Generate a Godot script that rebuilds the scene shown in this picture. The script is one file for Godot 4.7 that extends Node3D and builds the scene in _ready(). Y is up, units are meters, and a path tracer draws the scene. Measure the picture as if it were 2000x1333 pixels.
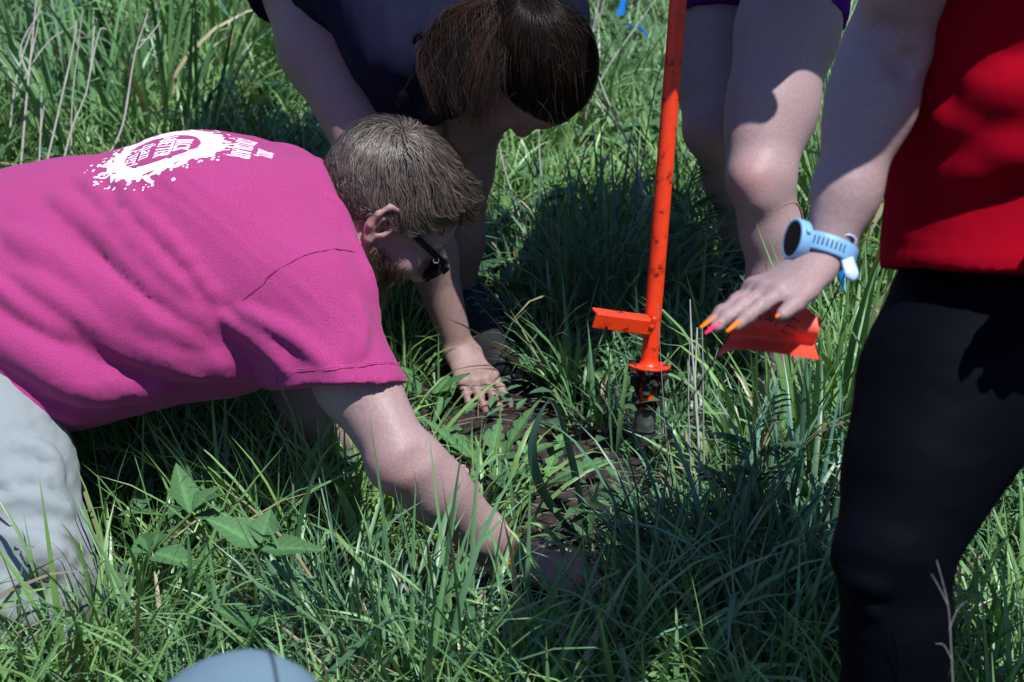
extends Node3D

const COARSE := 1.0    # cell sizes are multiplied by this


func _ready() -> void:
	var eye := Camera3D.new()
	eye.name = "camera"
	eye.near = 0.1
	eye.far = 200.0
	eye.position = Vector3(0, 1.5, 0)
	eye.rotation_degrees.x = -25.0
	eye.fov = 19.46
	var lens := CameraAttributesPhysical.new()
	lens.frustum_focal_length = 70.0
	lens.frustum_focus_distance = 2.78
	lens.frustum_near = 0.1
	lens.frustum_far = 200.0
	lens.exposure_aperture = 8.0
	eye.attributes = lens
	add_child(eye)
	eye.current = true
	var around := WorldEnvironment.new()
	around.name = "daylight"
	var env := Environment.new()
	env.background_mode = Environment.BG_SKY
	var sky := Sky.new()
	var air := ProceduralSkyMaterial.new()
	air.sky_top_color = Color(0.40, 0.54, 0.82)
	air.sky_horizon_color = Color(0.64, 0.73, 0.89)
	air.sky_curve = 0.2
	air.sky_energy_multiplier = 0.85
	air.ground_bottom_color = Color(0.12, 0.17, 0.1)
	air.ground_horizon_color = Color(0.35, 0.45, 0.35)
	air.ground_energy_multiplier = 0.9
	sky.sky_material = air
	env.sky = sky
	env.tonemap_mode = Environment.TONE_MAPPER_LINEAR
	env.tonemap_exposure = 1.13
	env.sdfgi_enabled = true
	env.ssao_enabled = true
	env.ssil_enabled = true
	around.environment = env
	add_child(around)
	var sun := DirectionalLight3D.new()
	sun.name = "sun"
	sun.light_energy = 1.6
	sun.light_color = Color(0.99, 0.985, 0.98)
	sun.light_angular_distance = 0.5
	sun.shadow_enabled = true
	add_child(sun)
	sun.look_at_from_position(Vector3(0.245, 0.86, 0.25) * 10.0, Vector3.ZERO, Vector3.FORWARD)

	var t0 := Time.get_ticks_msec()
	make_materials()
	make_small_materials()
	build_ground()
	print("ground ", Time.get_ticks_msec() - t0)
	build_kneeling_man()
	print("man ", Time.get_ticks_msec() - t0)
	build_bending_woman()
	print("bending ", Time.get_ticks_msec() - t0)
	build_woman_in_shorts()
	print("shorts ", Time.get_ticks_msec() - t0)
	build_woman_in_red()
	print("red ", Time.get_ticks_msec() - t0)
	build_crouching_person()
	build_planter()
	build_flag()
	print("things ", Time.get_ticks_msec() - t0)
	build_plants()
	print("plants ", Time.get_ticks_msec() - t0)
	build_grass()
	print("grass ", Time.get_ticks_msec() - t0)


# ---------------------------------------------------------------- naming and materials
var M := {}
var taken := {}
var low := {}        # lowest body point over each cell of ground: the grass keeps under it


func named(called: String) -> String:
	taken[called] = taken.get(called, 0) + 1
	return called if taken[called] == 1 else "%s_%03d" % [called, taken[called] - 1]


func tag(o: Node3D, label: String, category := "", group := "", kind := "") -> void:
	o.set_meta("label", label)
	if category: o.set_meta("category", category)
	if group: o.set_meta("group", group)
	if kind: o.set_meta("kind", kind)


func thing(called: String, label: String, category: String, at := Vector3.ZERO, group := "") -> Node3D:
	var o := Node3D.new()
	o.name = named(called)
	o.position = at
	add_child(o)
	tag(o, label, category, group)
	return o


func part(called: String, mesh: Mesh, m: Material, parent: Node3D) -> MeshInstance3D:
	var o := MeshInstance3D.new()
	o.name = called
	o.mesh = mesh
	o.material_override = m
	parent.add_child(o, true)
	if parent != self:      # things are built where they stand; a part keeps its place in the world
		o.position = -parent.position if parent.get_parent() == self else Vector3.ZERO
	return o


func cover(net: Net, margin := 0.0) -> void:     # notes what hangs over the ground
	for i in range(0, net.v.size(), 3):
		var p := net.v[i]
		var key := Vector2i(floori(p.x / 0.04), floori(p.z / 0.04))
		low[key] = minf(low.get(key, 9.0), p.y - margin)


func noise(seed_: int, frequency: float, octaves := 3, type := FastNoiseLite.TYPE_SIMPLEX_SMOOTH) -> FastNoiseLite:
	var n := FastNoiseLite.new()
	n.seed = seed_
	n.frequency = frequency
	n.noise_type = type
	n.fractal_octaves = octaves
	return n


func noise_picture(seed_: int, frequency: float, dark: Color, light: Color, size := 512, octaves := 4, middle := 0.5) -> NoiseTexture2D:
	var t := NoiseTexture2D.new()
	t.width = size
	t.height = size
	t.seamless = true
	t.noise = noise(seed_, frequency, octaves)
	t.generate_mipmaps = false
	var g := Gradient.new()
	g.offsets = PackedFloat32Array([0.0, middle, 1.0])
	g.colors = PackedColorArray([dark, dark.lerp(light, 0.5), light])
	t.color_ramp = g
	return t


func bump_picture(seed_: int, frequency: float, size := 512, octaves := 4) -> NoiseTexture2D:
	var t := NoiseTexture2D.new()
	t.width = size
	t.height = size
	t.seamless = true
	t.noise = noise(seed_, frequency, octaves)
	return t


func plain(color: Color, rough := 0.8) -> StandardMaterial3D:
	var m := StandardMaterial3D.new()
	m.albedo_color = color
	m.roughness = rough
	return m


func triplanar(m: StandardMaterial3D, scale: float) -> StandardMaterial3D:
	m.uv1_triplanar = true
	m.uv1_world_triplanar = true
	m.uv1_scale = Vector3.ONE * scale
	return m


func relief(m: StandardMaterial3D, t: Texture2D, cm: float) -> StandardMaterial3D:
	m.heightmap_enabled = true
	m.heightmap_texture = t
	m.heightmap_scale = cm
	return m


func cloth(dark: Color, light: Color, seed_: int, scale: float, rough := 0.9) -> StandardMaterial3D:
	var m := plain(Color.WHITE, rough)
	m.albedo_texture = noise_picture(seed_, 0.22, dark, light, 512, 4)
	m.metallic_specular = 0.12
	relief(m, bump_picture(seed_ + 1, 0.3, 512, 2), 0.02)
	m.vertex_color_use_as_albedo = true
	return triplanar(m, scale)


func make_materials() -> void:
	var skin := plain(Color.WHITE, 0.52)
	skin.vertex_color_use_as_albedo = true
	skin.albedo_texture = noise_picture(3, 0.035, Color(0.88, 0.80, 0.79), Color(1, 1, 1), 1024, 6)
	relief(skin, bump_picture(4, 0.09, 512, 5), 0.03)
	skin.metallic_specular = 0.4
	skin.subsurf_scatter_enabled = true
	skin.subsurf_scatter_strength = 0.12
	M.skin = triplanar(skin, 5.0)
	M.magenta = cloth(Color(0.48, 0.10, 0.31), Color(0.79, 0.37, 0.60), 11, 5.0)
	M.magenta.rim_enabled = true
	M.magenta.rim = 0.25
	M.magenta.rim_tint = 0.6
	M.red = cloth(Color(0.52, 0.012, 0.09), Color(0.62, 0.035, 0.13), 13, 6.0)
	M.navy = cloth(Color(0.075, 0.085, 0.15), Color(0.12, 0.13, 0.21), 15, 6.0, 0.7)
	M.black = cloth(Color(0.022, 0.028, 0.05), Color(0.04, 0.05, 0.085), 17, 9.0, 0.65)
	M.denim = cloth(Color(0.49, 0.525, 0.535), Color(0.60, 0.64, 0.65), 19, 7.0)
	M.blue_denim = cloth(Color(0.36, 0.45, 0.50), Color(0.45, 0.54, 0.59), 21, 7.0)
	M.purple = cloth(Color(0.30, 0.075, 0.40), Color(0.40, 0.11, 0.52), 23, 6.0, 0.7)
	M.hair = plain(Color.WHITE, 0.38)
	M.hair.vertex_color_use_as_albedo = true
	M.hair.metallic_specular = 0.6
	M.dark_hair = plain(Color.WHITE, 0.33)
	M.dark_hair.vertex_color_use_as_albedo = true
	M.dark_hair.metallic_specular = 0.22
	M.black_plastic = plain(Color(0.025, 0.025, 0.03), 0.25)
	M.lens = plain(Color(0.02, 0.022, 0.03), 0.06)
	M.leaf = plain(Color.WHITE, 0.42)
	M.leaf.vertex_color_use_as_albedo = true
	M.leaf.backlight_enabled = true
	M.leaf.backlight = Color(0.5, 0.5, 0.3)
	M.leaf.metallic_specular = 0.55
	M.weed = M.leaf.duplicate()
	M.weed.roughness = 0.62
	M.weed.metallic_specular = 0.3
	M.straw = plain(Color.WHITE, 0.75)
	M.straw.vertex_color_use_as_albedo = true


# ---------------------------------------------------------------- shapes in surface nets of their own
func tube(net: Net, points: Array, radii: Array, sides := 6, color := Color.WHITE, closed := true) -> void:
	var first := net.v.size()
	var rows := points.size()
	var side := Vector3.UP
	for i in rows:
		var dir: Vector3 = (points[mini(i + 1, rows - 1)] - points[maxi(i - 1, 0)]).normalized()
		if i == 0:
			side = dir.cross(Vector3(0.37, 0.21, 0.9)).normalized()
		side = (side - dir * side.dot(dir)).normalized()
		var other := dir.cross(side)
		for s in sides:
			var a := TAU * s / sides
			var o := side * cos(a) + other * sin(a)
			net.v.append(points[i] + o * radii[i])
			net.nm.append(o)
			net.c.append(color)
	for i in rows - 1:
		for s in sides:
			var p := first + i * sides + s
			var q := first + i * sides + (s + 1) % sides
			net.ix.append_array(PackedInt32Array([p, q, p + sides, q, q + sides, p + sides]))
	if closed:
		for end in 2:
			var row := first + (rows - 1) * sides * end
			for s in range(1, sides - 1):
				net.ix.append_array(PackedInt32Array([row, row + s + end, row + s + 1 - end]))


func strip(net: Net, points: Array, widths: Array, across: Vector3, fold: float, c0: Color, c1: Color, side_tone := 1.0) -> void:   # a leaf blade with a keel
	var first := net.v.size()
	var rows := points.size()
	for i in rows:
		var dir: Vector3 = (points[mini(i + 1, rows - 1)] - points[maxi(i - 1, 0)]).normalized()
		var w := (across - dir * across.dot(dir)).normalized()
		var up := w.cross(dir)
		var c := c0.lerp(c1, i / float(rows - 1))
		for s in 3:
			var x: float = (s - 1) * widths[i] * 0.5
			net.v.append(points[i] + w * x + up * absf(x) * fold)
			net.nm.append((up - w * (s - 1) * fold * 0.7).normalized())
			net.c.append(c * (1.0 if s == 1 else side_tone))
	for i in rows - 1:
		for s in 2:
			var p := first + i * 3 + s
			net.ix.append_array(PackedInt32Array([p, p + 3, p + 1, p + 1, p + 3, p + 4]))


func bend(p0: Vector3, p1: Vector3, p2: Vector3, rows: int) -> Array:
	var out := []
	for i in rows:
		var t := i / float(rows - 1)
		out.append(p0.lerp(p1, t).lerp(p1.lerp(p2, t), t))
	return out


func box_net(net: Net, at: Transform3D, size: Vector3, bevel := 0.0, color := Color.WHITE) -> void:
	var f := Vector3(size.x * 0.5, size.y * 0.5, size.z * 0.5)
	for axis in 3:
		for sgn in [-1.0, 1.0]:
			var nrm := Vector3.ZERO
			nrm[axis] = sgn
			var u := (axis + 1) % 3
			var w := (axis + 2) % 3
			var first := net.v.size()
			for corner in [[-1, -1], [1, -1], [1, 1], [-1, 1]]:
				var p := Vector3.ZERO
				p[axis] = sgn * f[axis]
				p[u] = corner[0] * (f[u] - bevel)
				p[w] = corner[1] * (f[w] - bevel)
				net.v.append(at * p)
				net.nm.append((at.basis * nrm).normalized())
				net.c.append(color)
			if sgn > 0:
				net.ix.append_array(PackedInt32Array([first, first + 2, first + 1, first, first + 3, first + 2]))
			else:
				net.ix.append_array(PackedInt32Array([first, first + 1, first + 2, first, first + 2, first + 3]))
	if bevel > 0.0:      # chamfers along the twelve edges
		for axis in 3:
			var u := (axis + 1) % 3
			var w := (axis + 2) % 3
			for su in [-1.0, 1.0]:
				for sw in [-1.0, 1.0]:
					var first := net.v.size()
					for e in [-1.0, 1.0]:
						for k in 2:
							var p := Vector3.ZERO
							p[axis] = e * (f[axis] - bevel)
							p[u] = su * (f[u] - (bevel if k else 0.0))
							p[w] = sw * (f[w] - (0.0 if k else bevel))
							net.v.append(at * p)
							var nn := Vector3.ZERO
							nn[u] = su
							nn[w] = sw
							net.nm.append((at.basis * nn).normalized())
							net.c.append(color)
					net.ix.append_array(PackedInt32Array([first, first + 1, first + 2, first + 1, first + 3, first + 2]))


func bounds_of(f: Field, margin := 0.03) -> AABB:
	var box := AABB()
	var any := false
	for i in f.n:
		if f.kind[i] & 1:
			continue
		for e in 2:
			var p := f.a[i] + f.d[i] * e
			var r := f.r[i] + f.dr[i] * e + margin
			var b := AABB(p - Vector3.ONE * r, Vector3.ONE * r * 2.0)
			box = box.merge(b) if any else b
			any = true
	return box


func weave_all(f: Field, cell: float, into: Net) -> void:
	var b := bounds_of(f)
	weave(f, b.position, b.end, cell, into)


func make_small_materials() -> void:
	M.orange_nail = plain(Color(1.0, 0.52, 0.10), 0.2)
	M.pink_nail = plain(Color(0.95, 0.2, 0.4), 0.2)
	M.watch_blue = plain(Color(0.50, 0.70, 0.86), 0.5)
	M.watch_pale = plain(Color(0.74, 0.83, 0.95), 0.45)
	M.shoe = relief(triplanar(plain(Color(0.075, 0.08, 0.10), 0.75), 9.0), bump_picture(27, 0.15, 256, 2), 0.06)


# ---------------------------------------------------------------- solid modelling: smooth distance fields and the nets drawn over them
class Field:
	var n := 0
	var a := PackedVector3Array()
	var d := PackedVector3Array()
	var inv := PackedFloat32Array()
	var r := PackedFloat32Array()
	var dr := PackedFloat32Array()
	var k := PackedFloat32Array()
	var n1 := PackedVector3Array()
	var s1 := PackedFloat32Array()
	var n2 := PackedVector3Array()
	var s2 := PackedFloat32Array()
	var kind := PackedByteArray()   # 0 add, 1 cut away; +2 with flat ends
	var warp: Callable          # moves the surface: folds, pores, lumps
	var g := PackedFloat32Array()   # how fast the distance may change

	func put(p: Vector3, q: Vector3, r0: float, r1: float, blend: float, f1: Vector3, g1: float, f2: Vector3, g2: float, how: int) -> void:
		a.append(p)
		d.append(q - p)
		inv.append(1.0 / maxf((q - p).length_squared(), 1e-9))
		r.append(r0)
		dr.append(r1 - r0)
		k.append(blend)
		n1.append(f1.normalized())
		s1.append(g1 - 1.0)
		n2.append(f2.normalized())
		s2.append(g2 - 1.0)
		kind.append(how)
		g.append(maxf(maxf(g1, g2), 1.0) * (1.02 + absf(r1 - r0) / maxf((q - p).length(), 1e-3)))
		n += 1

	func cap(p: Vector3, q: Vector3, r0: float, r1: float, blend := 0.02, f1 := Vector3.UP, g1 := 1.0) -> void:
		put(p, q, r0, r1, blend, f1, g1, Vector3.RIGHT, 1.0, 0)

	func ball(p: Vector3, radius: float, blend := 0.02, f1 := Vector3.UP, g1 := 1.0, f2 := Vector3.RIGHT, g2 := 1.0) -> void:
		put(p, p + Vector3(0, 1e-4, 0), radius, radius, blend, f1, g1, f2, g2, 0)

	func chain(points: Array, radii: Array, blend := 0.02, f1 := Vector3.UP, g1 := 1.0) -> void:
		for i in points.size() - 1:
			put(points[i], points[i + 1], radii[i], radii[i + 1], blend, f1, g1, Vector3.RIGHT, 1.0, 0)

	func cut(p: Vector3, q: Vector3, r0: float, r1: float, blend := 0.01, flat := true) -> void:
		put(p, q, r0, r1, blend, Vector3.UP, 1.0, Vector3.RIGHT, 1.0, 3 if flat else 1)

	func one(i: int, p: Vector3) -> float:
		var q := p - a[i]
		var di := d[i]
		var t := q.dot(di) * inv[i]
		if kind[i] > 1:
			var along := q - di * t
			var l := 1.0 / sqrt(inv[i])
			return maxf(along.length() - r[i] - dr[i] * clampf(t, 0.0, 1.0), (absf(t - 0.5) - 0.5) * l)
		t = clampf(t, 0.0, 1.0)
		q -= di * t
		if s1[i] != 0.0:
			q += n1[i] * (q.dot(n1[i]) * s1[i])
		if s2[i] != 0.0:
			q += n2[i] * (q.dot(n2[i]) * s2[i])
		return q.length() - r[i] - dr[i] * t

	func among(p: Vector3, which: PackedInt32Array) -> float:
		var v := 1.0
		for i in which:
			var e := 0.0
			var q := p - a[i]
			var di := d[i]
			var t := q.dot(di) * inv[i]
			if kind[i] > 1:
				e = maxf((q - di * t).length() - r[i] - dr[i] * clampf(t, 0.0, 1.0), (absf(t - 0.5) - 0.5) / sqrt(inv[i]))
			else:
				t = clampf(t, 0.0, 1.0)
				q -= di * t
				if s1[i] != 0.0:
					q += n1[i] * (q.dot(n1[i]) * s1[i])
					if s2[i] != 0.0:
						q += n2[i] * (q.dot(n2[i]) * s2[i])
				e = q.length() - r[i] - dr[i] * t
			var kk := k[i]
			if kind[i] & 1:
				var h := kk - absf(v + e)
				v = maxf(v, -e)
				if h > 0.0:
					v += h * h * 0.25 / kk
			else:
				var h := kk - absf(v - e)
				v = minf(v, e)
				if h > 0.0:
					v -= h * h * 0.25 / kk
		return v

	func close_to(p: Vector3, far: float) -> PackedInt32Array:
		var out := PackedInt32Array()
		for i in n:
			if one(i, p) < far:
				out.append(i)
		return out

	func all() -> PackedInt32Array:
		return PackedInt32Array(range(n))

	func value(p: Vector3) -> float:
		var v := among(p, all())
		return v + (warp.call(p) if warp.is_valid() else 0.0)

	func slope(p: Vector3, w := PackedInt32Array()) -> Vector3:
		var e := 0.002
		if w.is_empty():
			w = close_to(p, 0.12)
		return Vector3(among(p + Vector3(e, 0, 0), w) - among(p - Vector3(e, 0, 0), w), among(p + Vector3(0, e, 0), w) - among(p - Vector3(0, e, 0), w), among(p + Vector3(0, 0, e), w) - among(p - Vector3(0, 0, e), w)).normalized()

	func snap(p: Vector3) -> Vector3:       # the nearest point of the surface
		var w := close_to(p, 0.15)
		if w.is_empty():
			return p
		for i in 4:
			p -= slope(p, w) * among(p, w) * 0.85
		return p

	func crease(points: Array, radius: float, sunk := 0.4, blend := 0.012) -> void:   # a fold of cloth: a thin ridge along the surface
		var on := []
		var size := points.size()
		for i in size - 1:
			for j in 4:
				var t := j / 4.0
				var p0: Vector3 = points[maxi(i - 1, 0)]
				var p3: Vector3 = points[mini(i + 2, size - 1)]
				on.append((points[i] as Vector3).cubic_interpolate(points[i + 1], p0, p3, t))
		on.append(points[size - 1])
		for i in on.size():
			var p := snap(on[i])
			on[i] = p - slope(p) * radius * sunk
		var last := on.size() - 1
		for i in last:
			var f0 := sqrt(maxf(sin(PI * (i + 0.35) / (last + 0.7)), 0.02))
			var f1 := sqrt(maxf(sin(PI * (i + 1.35) / (last + 0.7)), 0.02))
			put(on[i], on[i + 1], radius * f0, radius * f1, blend, Vector3.UP, 1.0, Vector3.RIGHT, 1.0, 0)

	func groove(points: Array, radius: float, depth := 0.5, blend := 0.01) -> void:
		for i in points.size() - 1:
			for j in 3:
				var p := snap((points[i] as Vector3).lerp(points[i + 1], j / 3.0))
				var q := snap((points[i] as Vector3).lerp(points[i + 1], (j + 1) / 3.0))
				put(p + slope(p) * radius * (1.0 - depth), q + slope(q) * radius * (1.0 - depth), radius, radius, blend, Vector3.UP, 1.0, Vector3.RIGHT, 1.0, 1)


class Net:     # one growing mesh
	var v := PackedVector3Array()
	var nm := PackedVector3Array()
	var c := PackedColorArray()
	var uv2 := PackedVector2Array()
	var ix := PackedInt32Array()
	var paint: Callable
	var lay: Callable

	func mesh(checked := false) -> ArrayMesh:
		if not checked:      # faces look the way their normals do
			for i in range(0, ix.size(), 3):
				var p := v[ix[i]]
				if (v[ix[i + 2]] - p).cross(v[ix[i + 1]] - p).dot(nm[ix[i]] + nm[ix[i + 1]] + nm[ix[i + 2]]) < 0.0:
					var t := ix[i + 1]
					ix[i + 1] = ix[i + 2]
					ix[i + 2] = t
		var m := ArrayMesh.new()
		var s := []
		s.resize(Mesh.ARRAY_MAX)
		s[Mesh.ARRAY_VERTEX] = v
		s[Mesh.ARRAY_NORMAL] = nm
		if c.size() == v.size():
			s[Mesh.ARRAY_COLOR] = c
		if uv2.size() == v.size():
			s[Mesh.ARRAY_TEX_UV] = uv2
			s[Mesh.ARRAY_TEX_UV2] = uv2
		s[Mesh.ARRAY_INDEX] = ix
		m.add_surface_from_arrays(Mesh.PRIMITIVE_TRIANGLES, s)
		return m


const SIDE := 4


func weave(f: Field, lo: Vector3, hi: Vector3, cell: float, into: Net) -> void:   # surface nets over the part of a field inside a box
	cell *= COARSE
	var size := cell * SIDE
	var nx := ceili((hi.x - lo.x) / size)
	var ny := ceili((hi.y - lo.y) / size)
	var nz := ceili((hi.z - lo.z) / size)
	var gx := nx * SIDE + 2
	var gy := ny * SIDE + 2
	var top := 1
	while top < maxi(nx, maxi(ny, nz)):
		top *= 2
	var stack := [[0, 0, 0, top, f.all()]]
	var at := {}
	var edges := PackedInt64Array()
	var first := into.v.size()
	var bent := f.warp.is_valid()
	var w := SIDE + 1
	var g := PackedFloat32Array()
	g.resize(w * w * w)
	var slack := 0.012 + 2.0 * cell
	var crossing := PackedVector3Array()
	while stack.size():
		var job: Array = stack.pop_back()
		var bx: int = job[0]
		var by: int = job[1]
		var bz: int = job[2]
		var n: int = job[3]
		var which: PackedInt32Array = job[4]
		var o := lo + Vector3(bx, by, bz) * size
		var half := n * size * 0.5
		var mid := o + Vector3.ONE * half
		var h := half * 1.7321
		var near := PackedInt32Array()
		var each := PackedFloat32Array()
		each.resize(which.size())
		var ceiling := 9.0
		var steep := 1.0
		var j := 0
		for i in which:
			var e := f.one(i, mid)
			each[j] = e
			j += 1
			if not f.kind[i] & 1:
				ceiling = minf(ceiling, e + f.g[i] * h)
		j = 0
		for i in which:
			var least := each[j] - f.g[i] * h
			j += 1
			if f.kind[i] & 1:
				if least < slack + f.k[i]:
					near.append(i)
			elif least < ceiling + 2.0 * f.k[i] + 0.008:
				near.append(i)
				steep = maxf(steep, f.g[i])
		var v := f.among(mid, near)
		if absf(v) > h * steep + slack:
			continue
		if n > 1:
			var m := n / 2
			for c in 8:
				var cx := bx + m * (c & 1)
				var cy := by + m * ((c >> 1) & 1)
				var cz := bz + m * (c >> 2)
				if cx < nx and cy < ny and cz < nz:
					stack.append([cx, cy, cz, m, near])
			continue
		j = 0
		for z in w:
			for y in w:
				for x in w:
					var p := o + Vector3(x, y, z) * cell
					var q := f.among(p, near)
					if bent and absf(q) < 0.02:
						q += f.warp.call(p)
					g[j] = q
					j += 1
		for z in SIDE:
			for y in SIDE:
				for x in SIDE:
					var i := x + w * (y + w * z)
					var c0 := g[i]
					var c1 := g[i + 1]
					var c2 := g[i + w]
					var c3 := g[i + w + 1]
					var c4 := g[i + w * w]
					var c5 := g[i + w * w + 1]
					var c6 := g[i + w * w + w]
					var c7 := g[i + w * w + w + 1]
					var inside := int(c0 < 0) + int(c1 < 0) + int(c2 < 0) + int(c3 < 0) + int(c4 < 0) + int(c5 < 0) + int(c6 < 0) + int(c7 < 0)
					if inside == 0 or inside == 8:
						continue
					var sum := Vector3.ZERO
					var m := 0
					if (c0 < 0) != (c1 < 0): sum += Vector3(c0 / (c0 - c1), 0, 0); m += 1
					if (c2 < 0) != (c3 < 0): sum += Vector3(c2 / (c2 - c3), 1, 0); m += 1
					if (c4 < 0) != (c5 < 0): sum += Vector3(c4 / (c4 - c5), 0, 1); m += 1
					if (c6 < 0) != (c7 < 0): sum += Vector3(c6 / (c6 - c7), 1, 1); m += 1
					if (c0 < 0) != (c2 < 0): sum += Vector3(0, c0 / (c0 - c2), 0); m += 1
					if (c1 < 0) != (c3 < 0): sum += Vector3(1, c1 / (c1 - c3), 0); m += 1
					if (c4 < 0) != (c6 < 0): sum += Vector3(0, c4 / (c4 - c6), 1); m += 1
					if (c5 < 0) != (c7 < 0): sum += Vector3(1, c5 / (c5 - c7), 1); m += 1
					if (c0 < 0) != (c4 < 0): sum += Vector3(0, 0, c0 / (c0 - c4)); m += 1
					if (c1 < 0) != (c5 < 0): sum += Vector3(1, 0, c1 / (c1 - c5)); m += 1
					if (c2 < 0) != (c6 < 0): sum += Vector3(0, 1, c2 / (c2 - c6)); m += 1
					if (c3 < 0) != (c7 < 0): sum += Vector3(1, 1, c3 / (c3 - c7)); m += 1
					var id := bx * SIDE + x + gx * (by * SIDE + y + gy * (bz * SIDE + z))
					at[id] = into.v.size()
					into.v.append(o + (Vector3(x, y, z) + sum / m) * cell)
					into.nm.append(Vector3(c1 + c3 + c5 + c7 - c0 - c2 - c4 - c6, c2 + c3 + c6 + c7 - c0 - c1 - c4 - c5, c4 + c5 + c6 + c7 - c0 - c1 - c2 - c3).normalized())
					if (c0 < 0) != (c1 < 0): edges.append(id * 6 + int(c0 < 0))
					if (c0 < 0) != (c2 < 0): edges.append(id * 6 + 2 + int(c0 < 0))
					if (c0 < 0) != (c4 < 0): edges.append(id * 6 + 4 + int(c0 < 0))
	var sz := gx * gy
	for e in edges:
		var id := e / 6
		var axis := (e % 6) / 2
		var u := gx if axis == 0 else (sz if axis == 1 else 1)
		var s := sz if axis == 0 else (1 if axis == 1 else gx)
		var q0 = at.get(id)
		var q1 = at.get(id - u)
		var q2 = at.get(id - u - s)
		var q3 = at.get(id - s)
		if q0 == null or q1 == null or q2 == null or q3 == null:
			continue
		if e % 2 == 1:
			into.ix.append_array(PackedInt32Array([q0, q2, q1, q0, q3, q2]))
		else:
			into.ix.append_array(PackedInt32Array([q0, q1, q2, q0, q2, q3]))
	smooth_normals(into, first)
	if into.paint.is_valid():
		for i in range(first, into.v.size()):
			into.c.append(into.paint.call(into.v[i], into.nm[i]))
	if into.lay.is_valid():
		for i in range(first, into.v.size()):
			into.uv2.append(into.lay.call(into.v[i]))


func smooth_normals(net: Net, first: int) -> void:
	var sum := net.nm.duplicate()
	var ix := net.ix
	for i in range(0, ix.size(), 3):
		if ix[i] < first:
			continue
		var t := net.nm[ix[i]] + net.nm[ix[i + 1]] + net.nm[ix[i + 2]]
		for j in 3:
			sum[ix[i + j]] += t * 0.25
	for i in range(first, sum.size()):
		net.nm[i] = sum[i].normalized()


# ---------------------------------------------------------------- people
# A hand: fingers along f, back of the hand towards b, thumb on the side t. Returns the finger tips as [place, direction, up].
func hand(fd: Field, wrist: Vector3, f: Vector3, b: Vector3, t: Vector3, size: float, curls: Array, spread: float, thumb: Vector3, thumb_curl := 0.25) -> Array:
	f = f.normalized()
	b = (b - f * b.dot(f)).normalized()
	t = (t - f * t.dot(f) - b * t.dot(b)).normalized()
	var s := size / 0.185
	var tips := []
	var out := [0.031, 0.010, -0.011, -0.030]
	var far := [0.090, 0.094, 0.088, 0.079]
	var len := [0.073, 0.081, 0.075, 0.059]
	var fat := [0.0088, 0.0090, 0.0085, 0.0076]
	for i in 4:
		var base: Vector3 = wrist + (f * far[i] + t * out[i] - b * 0.002 * absf(i - 1.0)) * s
		fd.cap(wrist + t * out[i] * 0.55 * s + f * 0.012 * s, base, 0.0126 * s, 0.0102 * s, 0.014 * s)
		fd.ball(base + b * 0.0022 * s, 0.0102 * s, 0.012 * s)
		var lean: float = (1.5 - i) * spread
		var side := (f * cos(lean) + t * sin(lean)).normalized()
		var angle: float = curls[i][0]
		var p := base
		var r: float = fat[i] * s
		for j in 3:
			var dir := side * cos(angle) - b * sin(angle)
			var q: Vector3 = p + dir * len[i] * [0.44, 0.31, 0.25][j] * s
			fd.cap(p, q, r * [1.04, 0.95, 0.9][j], r * [0.93, 0.88, 0.72][j], 0.005 * s)
			if j < 2:
				fd.ball(q + (side * sin(angle) + b * cos(angle)) * 0.0012 * s, r * 0.93, 0.004 * s)
				angle += curls[i][j + 1]
			else:
				tips.append([q + dir * r * 0.5, dir, side * sin(angle) + b * cos(angle)])
			p = q
	var root := wrist + (f * 0.020 + t * 0.022 - b * 0.008) * s
	thumb = (f * thumb.x + t * thumb.y + b * thumb.z).normalized()
	var inward := (f - thumb * f.dot(thumb)).normalized() * 0.6 - t * 0.4 - b * 0.15
	var p1 := root + thumb * 0.044 * s
	var d2 := (thumb + inward * thumb_curl).normalized()
	var p2 := p1 + d2 * 0.034 * s
	var d3 := (d2 + inward * thumb_curl).normalized()
	var p3 := p2 + d3 * 0.026 * s
	fd.cap(root, p1, 0.0135 * s, 0.0110 * s, 0.018 * s)
	fd.cap(p1, p2, 0.0112 * s, 0.0098 * s, 0.008 * s)
	fd.cap(p2, p3, 0.0102 * s, 0.0078 * s, 0.005 * s)
	tips.append([p3, d3, b])
	fd.cap(wrist - f * 0.02 * s, wrist + f * 0.02 * s, 0.025 * s, 0.025 * s, 0.016 * s, b, 1.5)
	return tips


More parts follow.
